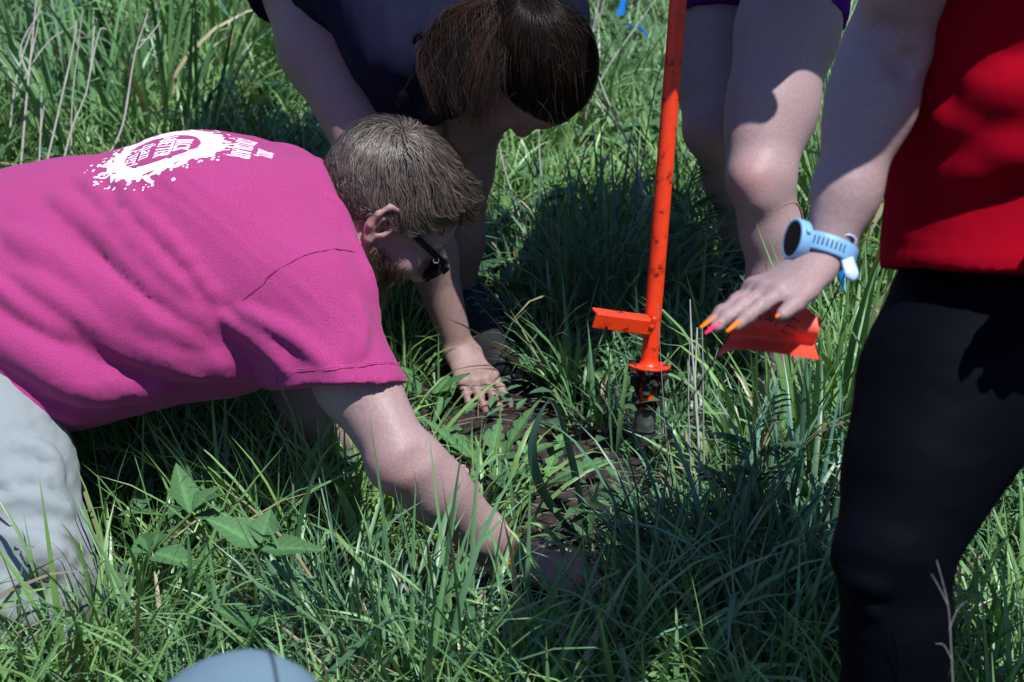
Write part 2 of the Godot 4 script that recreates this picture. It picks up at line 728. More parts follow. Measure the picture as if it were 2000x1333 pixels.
# A head in its own frame: x to its left, y up, z forward, the origin in the middle of the skull.
func head(fd: Field, at: Transform3D, size := 1.0, jaw := 1.0) -> void:
	var X := at.basis.x
	var Y := at.basis.y
	var Z := at.basis.z
	var o := at.origin
	var p := func(x: float, y: float, z: float) -> Vector3: return o + (X * x + Y * y + Z * z) * size
	fd.ball(p.call(0, 0.012, -0.014), 0.097 * size, 0.02, X, 1.27, Y, 1.08)
	fd.ball(p.call(0, 0.026, 0.034), 0.066 * size, 0.03, X, 1.0)
	fd.cap(p.call(0, -0.02, 0.045), p.call(0, -0.085, 0.05), 0.052 * size, 0.036 * size, 0.03)
	for s in [-1.0, 1.0]:
		fd.cap(p.call(s * 0.056, -0.058, 0.0), p.call(s * 0.02, -0.108 * jaw, 0.066), 0.022 * size, 0.017 * size, 0.025)
		fd.ball(p.call(s * 0.042, -0.036, 0.062), 0.026 * size, 0.02)
		fd.cap(p.call(s * 0.012, 0.016, 0.089), p.call(s * 0.044, 0.014, 0.076), 0.010 * size, 0.009 * size, 0.014)
		fd.cut(p.call(s * 0.031, -0.006, 0.098), p.call(s * 0.033, -0.006, 0.0985), 0.013 * size, 0.013 * size, 0.016, false)
		fd.ball(p.call(s * 0.031, -0.007, 0.079), 0.0128 * size, 0.004)
		fd.ball(p.call(s * 0.0115, -0.047, 0.098), 0.0088 * size, 0.008)
	fd.cap(p.call(0, 0.004, 0.090), p.call(0, -0.036, 0.112), 0.0085 * size, 0.0115 * size, 0.012)
	fd.ball(p.call(0, -0.042, 0.112), 0.0118 * size, 0.008)
	for s in [-1.0, 1.0]:
		fd.cut(p.call(s * 0.0065, -0.056, 0.104), p.call(s * 0.0065, -0.05, 0.106), 0.0035 * size, 0.003 * size, 0.003, false)
	fd.cap(p.call(-0.02, -0.072, 0.084), p.call(0.02, -0.072, 0.084), 0.0075 * size, 0.0075 * size, 0.01)
	fd.cap(p.call(-0.016, -0.083, 0.083), p.call(0.016, -0.083, 0.083), 0.0078 * size, 0.0078 * size, 0.008)
	fd.ball(p.call(0, -0.106 * jaw, 0.076), 0.0185 * size, 0.02)
	for s in [-1.0, 1.0]:      # ears: a shell, its rim, the fold inside it and the lobe
		var e := func(a: float, b: float, c: float) -> Vector3: return p.call(s * (0.074 + a), b - 0.014, c - 0.012)
		fd.ball(e.call(0.004, 0.0, -0.004), 0.030 * size, 0.006, X, 3.6, Z, 1.5)
		fd.cut(e.call(0.0125, -0.004, 0.0), e.call(0.0145, 0.008, 0.0), 0.0115 * size, 0.010 * size, 0.005, false)
		fd.cut(e.call(0.009, -0.006, 0.006), e.call(0.0, -0.006, 0.008), 0.005 * size, 0.003 * size, 0.003, false)
		fd.chain([e.call(0.002, 0.008, 0.014), e.call(0.007, 0.026, 0.009), e.call(0.010, 0.033, -0.003), e.call(0.013, 0.027, -0.016), e.call(0.014, 0.008, -0.021), e.call(0.012, -0.012, -0.015), e.call(0.007, -0.026, -0.003)], [0.0036, 0.0042, 0.0045, 0.0046, 0.0043, 0.004, 0.0044], 0.005)
		fd.ball(e.call(0.006, -0.029, 0.001), 0.0075 * size, 0.006)
		fd.cap(e.call(0.007, 0.002, 0.013), e.call(0.007, -0.011, 0.011), 0.004 * size, 0.0045 * size, 0.004)
		fd.chain([e.call(0.009, 0.018, 0.001), e.call(0.0105, 0.008, -0.010), e.call(0.009, -0.014, -0.007)], [0.003, 0.0036, 0.003], 0.004)


func tone(base: Color, spots: Array) -> Callable:     # skin: a base tone with patches of another (place, radius, tone)
	return func(p: Vector3, _n: Vector3) -> Color:
		var c := base
		for s in spots:
			var f := 1.0 - clampf((p - s[0]).length() / s[1], 0.0, 1.0)
			if f > 0.0:
				c = c.lerp(s[2], f * f * (3.0 - 2.0 * f))
		return c


func cloth_warp(n: FastNoiseLite, along: Vector3, amount: float, long := 0.3, freq := 1.0) -> Callable:    # soft folds that run along a direction
	along = along.normalized()
	return func(p: Vector3) -> float:
		var q := (p - along * p.dot(along) * (1.0 - long)) * freq
		return n.get_noise_3dv(q) * amount


# Short or long hair on a skull, combed on the unit sphere: each strand starts at u and runs along the field "flow".
func comb(net: Net, at: Transform3D, radii: Vector3, centre: Vector3, count: int, where: Callable, flow: Callable, length: Callable, lift: Callable, width: float, tint: Callable, rng: RandomNumberGenerator, steps := 6, curl := 0.12) -> void:
	var made := 0
	var tries := 0
	while made < count and tries < count * 20:
		tries += 1
		var u := Vector3(rng.randfn(), rng.randfn(), rng.randfn()).normalized()
		if not where.call(u):
			continue
		made += 1
		var total: float = length.call(u) * rng.randf_range(0.7, 1.15)
		var wob := rng.randf_range(-curl, curl)
		var wob2 := rng.randf_range(-curl, curl)
		var high: float = lift.call(u) * rng.randf_range(0.35, 1.1)
		var color: Color = tint.call(u, rng)
		var pts := []
		var outs := []
		var dir := Vector3.ZERO
		for i in steps:
			var t := i / float(steps - 1)
			var away := (u * radii).normalized()
			var n_out := (u / radii).normalized()
			var pos := centre + u * radii + n_out * high * sin(PI * minf(0.12 + t * 0.75, 1.0))
			pts.append(at * pos)
			outs.append((at.basis * n_out).normalized())
			var g: Vector3 = flow.call(u)
			g = (g - u * g.dot(u)).normalized()
			var side := u.cross(g)
			dir = (g + side * (wob + wob2 * sin(t * 5.0))).normalized()
			u = (u + dir * (total / (steps - 1)) / away.abs().dot(radii)).normalized()
		strand(net, pts, outs, width * rng.randf_range(0.7, 1.3), color, rng.randf_range(-0.5, 0.5))


func strand(net: Net, pts: Array, outs: Array, width: float, color: Color, roll := 0.0) -> void:
	var first := net.v.size()
	var rows := pts.size()
	for i in rows:
		var dir: Vector3 = (pts[mini(i + 1, rows - 1)] - pts[maxi(i - 1, 0)]).normalized()
		var o: Vector3 = outs[i]
		var side := dir.cross(o).normalized()
		var t := i / float(rows - 1)
		var w := width * (1.0 - 0.85 * t * t) * 0.5
		for s in 2:
			var k := s * 2.0 - 1.0
			net.v.append(pts[i] + side * w * k)
			net.nm.append((o + side * (k * 0.7 + roll)).normalized())
			net.c.append(color)
	for i in rows - 1:
		var p := first + i * 2
		net.ix.append_array(PackedInt32Array([p, p + 1, p + 2, p + 1, p + 3, p + 2]))


func whorl(axis: Vector3, swirl: float) -> Callable:
	return func(u: Vector3) -> Vector3:
		var away := u - axis * u.dot(axis)
		return away.normalized() + axis.cross(u).normalized() * swirl


const SKIN := Color(0.405, 0.30, 0.292)
const SKIN_PINK := Color(0.42, 0.24, 0.235)


func build_kneeling_man() -> void:
	var rng := RandomNumberGenerator.new()
	rng.seed = 5
	var man := thing("person", "person in a magenta T-shirt with a white splash print, kneeling and reaching into the grass", "person", Vector3(-0.55, 0, -2.65))
	# --- skin: both arms, neck and head
	var shoulder := Vector3(-0.2839, 0.3828, -2.5244)
	var elbow := Vector3(-0.1457, 0.2280, -2.3418)
	var wrist := Vector3(-0.0071, 0.0573, -2.3836)
	var arms := Field.new()
	var up_arm := (elbow - shoulder).normalized()
	var fore := (wrist - elbow).normalized()
	arms.chain([shoulder, shoulder.lerp(elbow, 0.5), elbow - up_arm * 0.03], [0.053, 0.050, 0.041], 0.03)
	arms.cap(shoulder.lerp(elbow, 0.35) + Vector3(0.0220, 0.0133, 0.0048), shoulder.lerp(elbow, 0.8) + Vector3(0.0100, 0.0088, 0.0069), 0.032, 0.026, 0.03)
	arms.ball(elbow + Vector3(-0.0120, -0.0073, 0.0034), 0.027, 0.03)
	arms.chain([elbow, elbow.lerp(wrist, 0.3), elbow.lerp(wrist, 0.75), wrist], [0.038, 0.038, 0.030, 0.025], 0.03)
	arms.cap(elbow.lerp(wrist, 0.08) + Vector3(0.0140, 0.0091, -0.0042), elbow.lerp(wrist, 0.5) + Vector3(0.0060, 0.0036, -0.0017), 0.031, 0.025, 0.03)
	arms.cut(elbow + Vector3(0.0300, 0.0326, 0.0367), elbow + Vector3(0.0060, 0.0164, 0.0541), 0.011, 0.007, 0.022, false)
	arms.cap(wrist, wrist + fore * 0.02, 0.026, 0.028, 0.02, Vector3(-0.3000, 0.8880, 0.2480), 1.25)
	hand(arms, wrist + fore * 0.015, Vector3(0.9500, -0.2839, -0.0883), Vector3(0.2500, 0.9702, 0.1876), Vector3(-0.2000, 0.2057, -0.9786), 0.195, [[0.5, 0.5, 0.4], [0.45, 0.6, 0.4], [0.5, 0.6, 0.4], [0.6, 0.5, 0.4]], 0.06, Vector3(0.75, 0.6, -0.2))
	var far_shoulder := Vector3(-0.3727, 0.2986, -2.7720)
	var far_elbow := Vector3(-0.2993, 0.1353, -2.6738)
	var far_wrist := Vector3(-0.1913, 0.0738, -2.6451)
	arms.chain([far_shoulder, far_shoulder.lerp(far_elbow, 0.5), far_elbow], [0.058, 0.055, 0.045], 0.03)
	arms.chain([far_elbow, far_elbow.lerp(far_wrist, 0.3), far_wrist], [0.043, 0.042, 0.027], 0.03)
	hand(arms, far_wrist, Vector3(0.9300, -0.1752, -0.1390), Vector3(0.1000, 0.9394, 0.0033), Vector3(-0.1000, 0.0178, 0.9847), 0.19, [[0.3, 0.6, 0.5], [0.35, 0.6, 0.5], [0.4, 0.6, 0.5], [0.4, 0.6, 0.5]], 0.08, Vector3(0.7, 0.7, -0.1))
	var pores := noise(31, 60.0, 2)
	arms.warp = func(p: Vector3) -> float: return pores.get_noise_3dv(p) * 0.0004
	var body := Net.new()
	body.paint = tone(SKIN, [[elbow + Vector3(-0.0200, -0.0187, 0.0308), 0.07, SKIN_PINK], [wrist + Vector3(0.1000, -0.0363, 0.0169), 0.12, SKIN_PINK], [Vector3(-0.0726, 0.0832, -2.6164), 0.1, SKIN_PINK]])
	weave_all(arms, 0.0045, body)
	# --- head
	var at := Transform3D(Basis(Vector3(-0.2000, -0.0149, -0.9784), Vector3(0.7410, 0.6446, -0.1604), Vector3(0.6370, -0.7605, -0.1165)).orthonormalized(), Vector3(-0.1825, 0.4459, -2.7303))
	var skull := Field.new()
	head(skull, at, 1.0, 1.02)
	skull.cap(at * Vector3(0, -0.06, -0.03), at * Vector3(0, -0.18, -0.085), 0.056, 0.064, 0.03)
	var radii := Vector3(0.082, 0.096, 0.104)
	var middle := Vector3(0, 0.014, -0.011)
	var back := at.affine_inverse()
	var hairy := func(u: Vector3) -> bool:
		var line := 0.50
		if u.z < 0.93:
			line = remap(u.z, 0.62, 0.93, 0.30, 0.50)
		if u.z < 0.62:
			line = remap(u.z, 0.28, 0.62, 0.0, 0.30)
		if u.z < 0.28:
			line = -0.22 if u.z > 0.16 else 0.06
		if u.z < -0.02:
			line = remap(clampf(u.z, -0.45, -0.02), -0.45, -0.02, -0.86, -0.02)
		return u.y > line
	var bearded := func(l: Vector3) -> float:
		var side := clampf((absf(l.x) - 0.02) / 0.04, 0.0, 1.0)
		var top := lerpf(-0.088, -0.040, side) if l.z > 0.03 else -0.042
		var m := smoothstep(top + 0.008, top - 0.012, l.y) * smoothstep(-0.012, 0.012, l.z) * smoothstep(-0.150, -0.13, l.y)
		var lip := smoothstep(0.03, 0.02, absf(l.x)) * smoothstep(0.006, 0.003, absf(l.y + 0.062)) * smoothstep(0.07, 0.08, l.z)
		return maxf(m, lip)
	body.paint = func(p: Vector3, _n: Vector3) -> Color:
		var l := back * p
		var u := ((l - middle) / radii).normalized()
		var c := SKIN.lerp(SKIN_PINK, smoothstep(0.05, 0.02, (l - Vector3(-0.082, -0.01, -0.012)).length()) * 0.8)
		c = c.lerp(SKIN_PINK, 0.5 * smoothstep(0.04, 0.0, (l - Vector3(0, -0.04, 0.11)).length()))
		if hairy.call(u) and absf(l.x) < 0.0785:
			c = c.lerp(Color(0.07, 0.047, 0.034), 0.85)
		return c.lerp(Color(0.13, 0.06, 0.03), 0.6 * bearded.call(l))
	weave_all(skull, 0.003, body)
	part("body", body.mesh(), M.skin, man)
	cover(body, 0.0)
	# --- hair and beard
	var hair := Net.new()
	var crown := Vector3(-0.12, 0.80, -0.58).normalized()
	var out_of := whorl(crown, 0.35)
	var tuft := Vector3(0.1, 0.66, 0.78).normalized()
	var sway := noise(33, 2.6, 3)
	var flowing := func(u: Vector3) -> Vector3:
		var g: Vector3 = out_of.call(u)
		return g + u.cross(g).normalized() * sway.get_noise_3dv(u) * 0.75 + Vector3(0, -0.25, 0) * clampf(absf(u.x) * 1.5 - 0.4, 0.0, 1.0)
	comb(hair, at, radii, middle, 23000, hairy, flowing,
		func(u: Vector3) -> float: return lerpf(0.024, 0.078, smoothstep(-0.35, 0.55, u.y)) * (0.7 if u.z < -0.5 and u.y < 0.0 else 1.0),
		func(u: Vector3) -> float: return lerpf(0.006, 0.018, smoothstep(0.0, 0.8, u.y)) + 0.024 * smoothstep(0.80, 0.98, u.dot(tuft)) + 0.004 * sway.get_noise_3dv(u * 2.0),
		0.0009,
		func(u: Vector3, g: RandomNumberGenerator) -> Color:
			return Color(0.050, 0.037, 0.029).lerp(Color(0.21, 0.16, 0.125), clampf(pow(g.randf(), 1.6) + 0.35 * sway.get_noise_3dv(u * 3.0), 0.0, 1.0)),
		rng, 8, 0.14)
	for hair_no in 900:       # the forelock stands up over the forehead and turns aside
		var u := (tuft + Vector3(rng.randf_range(-0.5, 0.55), rng.randf_range(-0.22, 0.2), rng.randf_range(-0.15, 0.1))).normalized()
		var p := middle + u * radii
		var o := (u / radii).normalized()
		var pts := []
		var outs := []
		var l := rng.randf_range(0.028, 0.058)
		var bias := rng.randf_range(-0.3, 0.3)
		for j in 6:
			var t := j / 5.0
			pts.append(at * (p + o * l * sin(t * 1.5) * 0.62 + Vector3(-0.004 + bias * 0.02, -0.2 * t * l, 0.0) * t + Vector3(0, 0, 0.55 * l * t * t) + Vector3(0, -0.5, 0.1) * l * t * t * 0.5))
			outs.append((at.basis * (Vector3(0, 0.4, 0.9) + o * 0.5)).normalized())
		strand(hair, pts, outs, 0.0008, Color(0.075, 0.055, 0.04).lerp(Color(0.26, 0.2, 0.15), rng.randf()), rng.randf_range(-0.5, 0.5))
	part("hair", hair.mesh(), M.hair, man)
	var beard := Net.new()
	var roots := body.v.size()
	var made := 0
	var tries := 0
	while made < 5200 and tries < 400000:
		tries += 1
		var n := rng.randi_range(0, roots - 1)
		var l := back * body.v[n]
		if l.length() > 0.2 or l.y > -0.03 or rng.randf() > bearded.call(l):
			continue
		made += 1
		var o := body.nm[n]
		var down := (at.basis * Vector3(rng.randf_range(-0.5, 0.5), -0.75, 0.35)).normalized()
		var p := body.v[n]
		var pts := []
		var outs := []
		var turn := rng.randf_range(0.0, TAU)
		var long := rng.randf_range(0.010, 0.022) * lerpf(0.55, 1.15, smoothstep(-0.05, -0.11, l.y))
		for j in 5:
			var t := j / 4.0
			pts.append(p + (o * (1.0 - 0.5 * t) + down * t) * long * t + o.cross(down) * sin(turn + t * 4.0) * 0.004 * t)
			outs.append((o + down.cross(o) * 0.4).normalized())
		strand(beard, pts, outs, 0.0011, Color(0.075, 0.042, 0.026).lerp(Color(0.27, 0.165, 0.10), pow(rng.randf(), 1.7)), rng.randf_range(-0.5, 0.5))
	part("beard", beard.mesh(), M.hair, man)
	# --- T-shirt
	var s0 := Vector3(-0.8650, 0.3193, -2.6492)
	var s1 := Vector3(-0.6454, 0.3470, -2.6456)
	var s2 := Vector3(-0.4443, 0.3812, -2.6560)
	var s3 := Vector3(-0.2983, 0.4241, -2.6981)
	var across := Vector3(-0.1000, 0.3609, -0.9296).normalized()
	var spine := (s2 - s0).normalized()
	var up := across.cross(spine).normalized()
	if up.y < 0.0:
		up = -up
	var tee := Field.new()
	tee.chain([s0, s1, s2], [0.218, 0.222, 0.208], 0.05, up, 1.5)
	tee.cap(s2, s3, 0.206, 0.098, 0.05, up, 1.4)
	tee.cap(s2 + up * 0.075, s3 + up * 0.02, 0.10, 0.07, 0.08)
	var near := Vector3(-0.2929, 0.3889, -2.5106)
	var hem := Vector3(-0.2309, 0.3029, -2.4264)
	tee.cap(Vector3(-0.3816, 0.4123, -2.5822), near, 0.12, 0.088, 0.09)
	tee.cap(s2 + across * 0.10, Vector3(-0.3608, 0.4004, -2.8526), 0.12, 0.085, 0.08)
	tee.cap(Vector3(-0.3608, 0.4004, -2.8526), Vector3(-0.3428, 0.2664, -2.7680), 0.085, 0.078, 0.03)
	tee.cap(near, near.lerp(hem, 1.45), 0.086, 0.076, 0.05)
	var sleeve_dir := Vector3(0.0500, -0.8806, 0.4658).normalized()
	var hem_mid := Vector3(-0.2309, 0.3036, -2.4267)
	tee.cut(hem_mid, hem_mid + sleeve_dir * 0.2, 0.16, 0.16, 0.004)
	var neck := Vector3(-0.2371, 0.4376, -2.7044)
	var neck_dir := Vector3(0.9140, 0.3625, -0.1690).normalized()
	tee.cut(neck, neck + neck_dir * 0.3, 0.18, 0.18, 0.006)
	# pulled cloth: ridges that run from the waist and the back towards the armpit
	tee.crease([Vector3(-0.6623, 0.4100, -2.5150), Vector3(-0.5554, 0.3819, -2.4577), Vector3(-0.4652, 0.3441, -2.4401), Vector3(-0.3707, 0.3261, -2.4538)], 0.0218, 0.22, 0.027)
	tee.crease([Vector3(-0.6955, 0.4664, -2.5633), Vector3(-0.5853, 0.4346, -2.4933), Vector3(-0.4911, 0.3923, -2.4516), Vector3(-0.4166, 0.3706, -2.4525)], 0.0185, 0.22, 0.024)
	tee.crease([Vector3(-0.6408, 0.4938, -2.6203), Vector3(-0.5475, 0.4713, -2.5325), Vector3(-0.4704, 0.4299, -2.4691), Vector3(-0.4027, 0.3869, -2.4601)], 0.0151, 0.22, 0.020)
	tee.crease([Vector3(-0.6134, 0.4960, -2.6654), Vector3(-0.4966, 0.4687, -2.5203), Vector3(-0.4289, 0.4237, -2.4662)], 0.0101, 0.22, 0.016)
	tee.crease([Vector3(-0.5458, 0.4896, -2.6514), Vector3(-0.4529, 0.4725, -2.5110), Vector3(-0.3943, 0.4111, -2.4603)], 0.0084, 0.22, 0.014)
	tee.crease([Vector3(-0.7134, 0.3673, -2.4730), Vector3(-0.6387, 0.3379, -2.4372), Vector3(-0.5735, 0.3007, -2.4420), Vector3(-0.4720, 0.2874, -2.4578)], 0.0202, 0.22, 0.025)
	tee.crease([Vector3(-0.7186, 0.2951, -2.4614), Vector3(-0.6599, 0.2804, -2.4435), Vector3(-0.5940, 0.2522, -2.4525)], 0.0134, 0.22, 0.019)
	tee.crease([Vector3(-0.7090, 0.4140, -2.5058), Vector3(-0.6526, 0.3945, -2.4636), Vector3(-0.5949, 0.3704, -2.4413)], 0.0101, 0.22, 0.016)
	# sleeve folds and the collar's gathers
	tee.crease([Vector3(-0.3818, 0.3945, -2.4636), Vector3(-0.3364, 0.3819, -2.4246), Vector3(-0.2998, 0.3470, -2.3863)], 0.0109, 0.22, 0.016)
	tee.crease([Vector3(-0.3528, 0.4048, -2.4574), Vector3(-0.2930, 0.3903, -2.4065), Vector3(-0.2367, 0.3557, -2.3683)], 0.0084, 0.22, 0.014)
	tee.crease([Vector3(-0.2136, 0.4152, -2.4512), Vector3(-0.1984, 0.3923, -2.4184), Vector3(-0.2104, 0.3637, -2.3830)], 0.0076, 0.22, 0.013)
	tee.crease([Vector3(-0.2755, 0.4768, -2.6344), Vector3(-0.2484, 0.4710, -2.6096), Vector3(-0.2224, 0.4422, -2.5851)], 0.0076, 0.22, 0.013)
	tee.crease([Vector3(-0.2880, 0.4645, -2.6066), Vector3(-0.2502, 0.4576, -2.5813), Vector3(-0.2137, 0.4239, -2.5546)], 0.0076, 0.22, 0.013)
	tee.crease([Vector3(-0.2493, 0.4368, -2.5606), Vector3(-0.2192, 0.4317, -2.5361), Vector3(-0.1959, 0.4068, -2.5135)], 0.0067, 0.22, 0.012)
	tee.crease([Vector3(-0.2360, 0.4228, -2.5209), Vector3(-0.2071, 0.4140, -2.5058), Vector3(-0.1853, 0.3800, -2.4789)], 0.0067, 0.22, 0.012)
	# the seam between back and sleeve, the stitched line of the sleeve's hem
	var folds := noise(41, 14.0, 3)
	var fine := noise(42, 55.0, 2)
	var armpit := Vector3(-0.3957, 0.3756, -2.4548)
	var pull := Vector3(0.7200, -0.4351, 0.5339).normalized()
	tee.warp = func(p: Vector3) -> float:
		var q := p - pull * p.dot(pull) * 0.85
		var v := folds.get_noise_3dv(q) * 0.0032 + fine.get_noise_3dv(q) * 0.0005
		var mask := smoothstep(0.42, 0.08, (p - armpit).length()) + 0.25
		v -= pow(1.0 - absf(folds.get_noise_3dv(q * 1.3 + Vector3(7, 0, 0))), 4.0) * 0.0022 * mask
		var h := (p - hem_mid).dot(sleeve_dir)
		if h > -0.03:
			v -= 0.0012 * smoothstep(-0.0235, -0.022, h) - 0.0010 * smoothstep(0.0018, 0.0, absf(h + 0.0215))
		return v
	var shirt := Net.new()
	shirt.paint = func(p: Vector3, _n: Vector3) -> Color:
		return Color.WHITE
	# the print lies flat across the back: x to the far side... y towards the neck
	var print_mid := tee.snap(Vector3(-0.4805, 0.5225, -2.6778))
	var print_up := tee.slope(print_mid)
	var py := (spine - print_up * spine.dot(print_up)).normalized()
	var px := py.cross(print_up).normalized()
	shirt.lay = func(p: Vector3) -> Vector2:
		var q := p - print_mid
		var arc := atan2(q.dot(px), q.dot(print_up) + 0.16) * 0.16
		return Vector2(clampf(0.5 + arc / 0.30, 0.002, 0.998), clampf(0.5 - q.dot(py) / 0.30, 0.002, 0.998))
	weave_all(tee, 0.0055, shirt)
	cover(shirt, 0.0)
	var fabric: StandardMaterial3D = M.magenta.duplicate()
	fabric.detail_enabled = true
	fabric.detail_uv_layer = BaseMaterial3D.DETAIL_UV_2
	fabric.detail_albedo = splash_print()
	var body_of_shirt := part("t_shirt", shirt.mesh(), fabric, man)
	var dark_thread := plain(Color(0.47, 0.09, 0.31), 0.9)
	var light_thread := plain(Color(0.80, 0.26, 0.60), 0.9)
	var line := [Vector3(-0.2051, 0.4323, -2.5585), Vector3(-0.2527, 0.4331, -2.5147), Vector3(-0.3055, 0.4247, -2.4777), Vector3(-0.3506, 0.4083, -2.4701), Vector3(-0.3805, 0.3913, -2.4621)]
	thread(tee, body_of_shirt, "shoulder_seam", line, 0.0009, dark_thread)
	var axis := (hem - near).normalized()
	var w1 := axis.cross(Vector3(0.0000, 0.4226, 0.9063)).normalized()
	var w2 := axis.cross(w1).normalized()
	for row in 2:
		var ring := []
		for i in 25:
			var p := tee.snap(hem_mid - sleeve_dir * 0.001 + (w1 * cos(i * TAU / 24) + w2 * sin(i * TAU / 24)) * 0.08)
			p -= sleeve_dir * ((p - hem_mid).dot(sleeve_dir) + 0.017 + 0.004 * row)
			ring.append(p)
		thread(tee, body_of_shirt, "hem_stitching", ring, 0.00055, light_thread if row else dark_thread)
	# --- trousers
	var hip := Vector3(-0.8223, 0.3083, -2.5669)
	var knee := Vector3(-0.6143, 0.0622, -2.2425)
	var heel := Vector3(-1.0151, -0.1047, -2.3191)
	var jeans := Field.new()
	jeans.chain([hip, hip.lerp(knee, 0.5), knee], [0.125, 0.108, 0.078], 0.04)
	jeans.chain([knee + Vector3(-0.0200, -0.0181, 0.0085), knee.lerp(heel, 0.4) + Vector3(0.0000, -0.0181, 0.0085), heel], [0.068, 0.07, 0.05], 0.02)
	jeans.chain([Vector3(-0.9019, 0.2441, -2.7797), Vector3(-0.7610, -0.0673, -2.6013), Vector3(-1.1319, -0.1811, -2.6366)], [0.12, 0.075, 0.05], 0.03)
	jeans.cap(Vector3(-0.8531, 0.3356, -2.6127), Vector3(-0.9068, 0.2907, -2.7904), 0.14, 0.14, 0.05)
	for c in [[Vector3(-0.7012, 0.2089, -2.3771), Vector3(-0.6224, 0.2373, -2.3462), Vector3(-0.6019, 0.2156, -2.3361)], [Vector3(-0.6960, 0.1841, -2.3434), Vector3(-0.6405, 0.2112, -2.3230), Vector3(-0.5951, 0.1939, -2.3259)], [Vector3(-0.6934, 0.1579, -2.3202), Vector3(-0.6289, 0.1933, -2.2926), Vector3(-0.5860, 0.1741, -2.3057)], [Vector3(-0.6602, 0.1525, -2.2625), Vector3(-0.6060, 0.1709, -2.2380), Vector3(-0.5625, 0.1433, -2.2582)], [Vector3(-0.6318, 0.1416, -2.2353), Vector3(-0.5971, 0.1550, -2.2195), Vector3(-0.5683, 0.1385, -2.2339)], [Vector3(-0.6170, 0.1370, -2.2111), Vector3(-0.5881, 0.1435, -2.2031), Vector3(-0.5661, 0.1257, -2.2169)], [Vector3(-0.6752, 0.1143, -2.2226), Vector3(-0.6278, 0.1153, -2.1900), Vector3(-0.5881, 0.1003, -2.1830)], [Vector3(-0.6752, 0.0901, -2.2113), Vector3(-0.6344, 0.0943, -2.1802), Vector3(-0.6014, 0.0872, -2.1769)]]:
		jeans.crease(c, 0.0115, 0.08, 0.012)
	var rumple := noise(51, 16.0, 3)
	jeans.warp = func(p: Vector3) -> float: return rumple.get_noise_3dv(p * Vector3(0.4, 1.3, 0.4)) * 0.0022 - pow(1.0 - absf(rumple.get_noise_3dv(p * Vector3(0.45, 1.7, 0.45) + Vector3(3, 0, 0))), 6.0) * 0.0035
	var trousers := Net.new()
	var mud := noise(52, 30.0, 3)
	var spots := [[Vector3(-0.6235, 0.1957, -2.3158), 0.022], [Vector3(-0.6381, 0.1730, -2.2941), 0.035], [Vector3(-0.6070, 0.1189, -2.2027), 0.05], [Vector3(-0.6004, 0.1430, -2.2139), 0.04], [Vector3(-0.6170, 0.0889, -2.1887), 0.05], [Vector3(-0.5726, 0.1403, -2.2568), 0.04], [Vector3(-0.5524, 0.0792, -2.2283), 0.07]]
	trousers.paint = func(p: Vector3, _n: Vector3) -> Color:
		var m := 0.0
		for s in spots:
			m = maxf(m, 1.0 - (p - s[0]).length() / s[1])
		m = smoothstep(0.1, 0.8, m + mud.get_noise_3dv(p) * 0.5)
		return Color.WHITE.lerp(Color(0.30, 0.22, 0.17), m * 0.75)
	weave_all(jeans, 0.008, trousers)
	cover(trousers, 0.0)
	var legwear := part("trousers", trousers.mesh(), M.denim, man)
	thread(jeans, legwear, "side_seam", [Vector3(-0.6977, 0.1784, -2.3187), Vector3(-0.6418, 0.1628, -2.2452), Vector3(-0.6103, 0.1400, -2.2125), Vector3(-0.5829, 0.1153, -2.1900)], 0.0016, plain(Color(0.16, 0.19, 0.24), 0.9))
	for b in [[heel + Vector3(-0.0200, -0.0181, 0.0085), heel + Vector3(-0.1200, -0.0641, 0.0519)], [Vector3(-1.1558, -0.1883, -2.6332), Vector3(-1.2435, -0.2389, -2.6096)]]:
		var boot := Field.new()
		boot.cap(b[0], b[1], 0.05, 0.045, 0.02)
		var shoes := Net.new()
		weave_all(boot, 0.012, shoes)
		part("shoe", shoes.mesh(), M.black_plastic, man)
	build_sunglasses(at)
	build_wristband(wrist, fore)


func thread(f: Field, cloth_part: Node3D, called: String, line: Array, thick: float, m: Material) -> void:    # a line of stitching on a garment
	var on := []
	var fat := []
	for i in line.size() - 1:
		for j in 8:
			var p := f.snap((line[i] as Vector3).cubic_interpolate(line[i + 1], line[maxi(i - 1, 0)], line[mini(i + 2, line.size() - 1)], j / 8.0))
			if f.warp.is_valid():
				p -= f.slope(p) * (f.warp.call(p) - thick * 0.45)
			on.append(p)
			fat.append(thick)
	var net := Net.new()
	tube(net, on, fat, 6)
	part(called, net.mesh(), m, cloth_part)


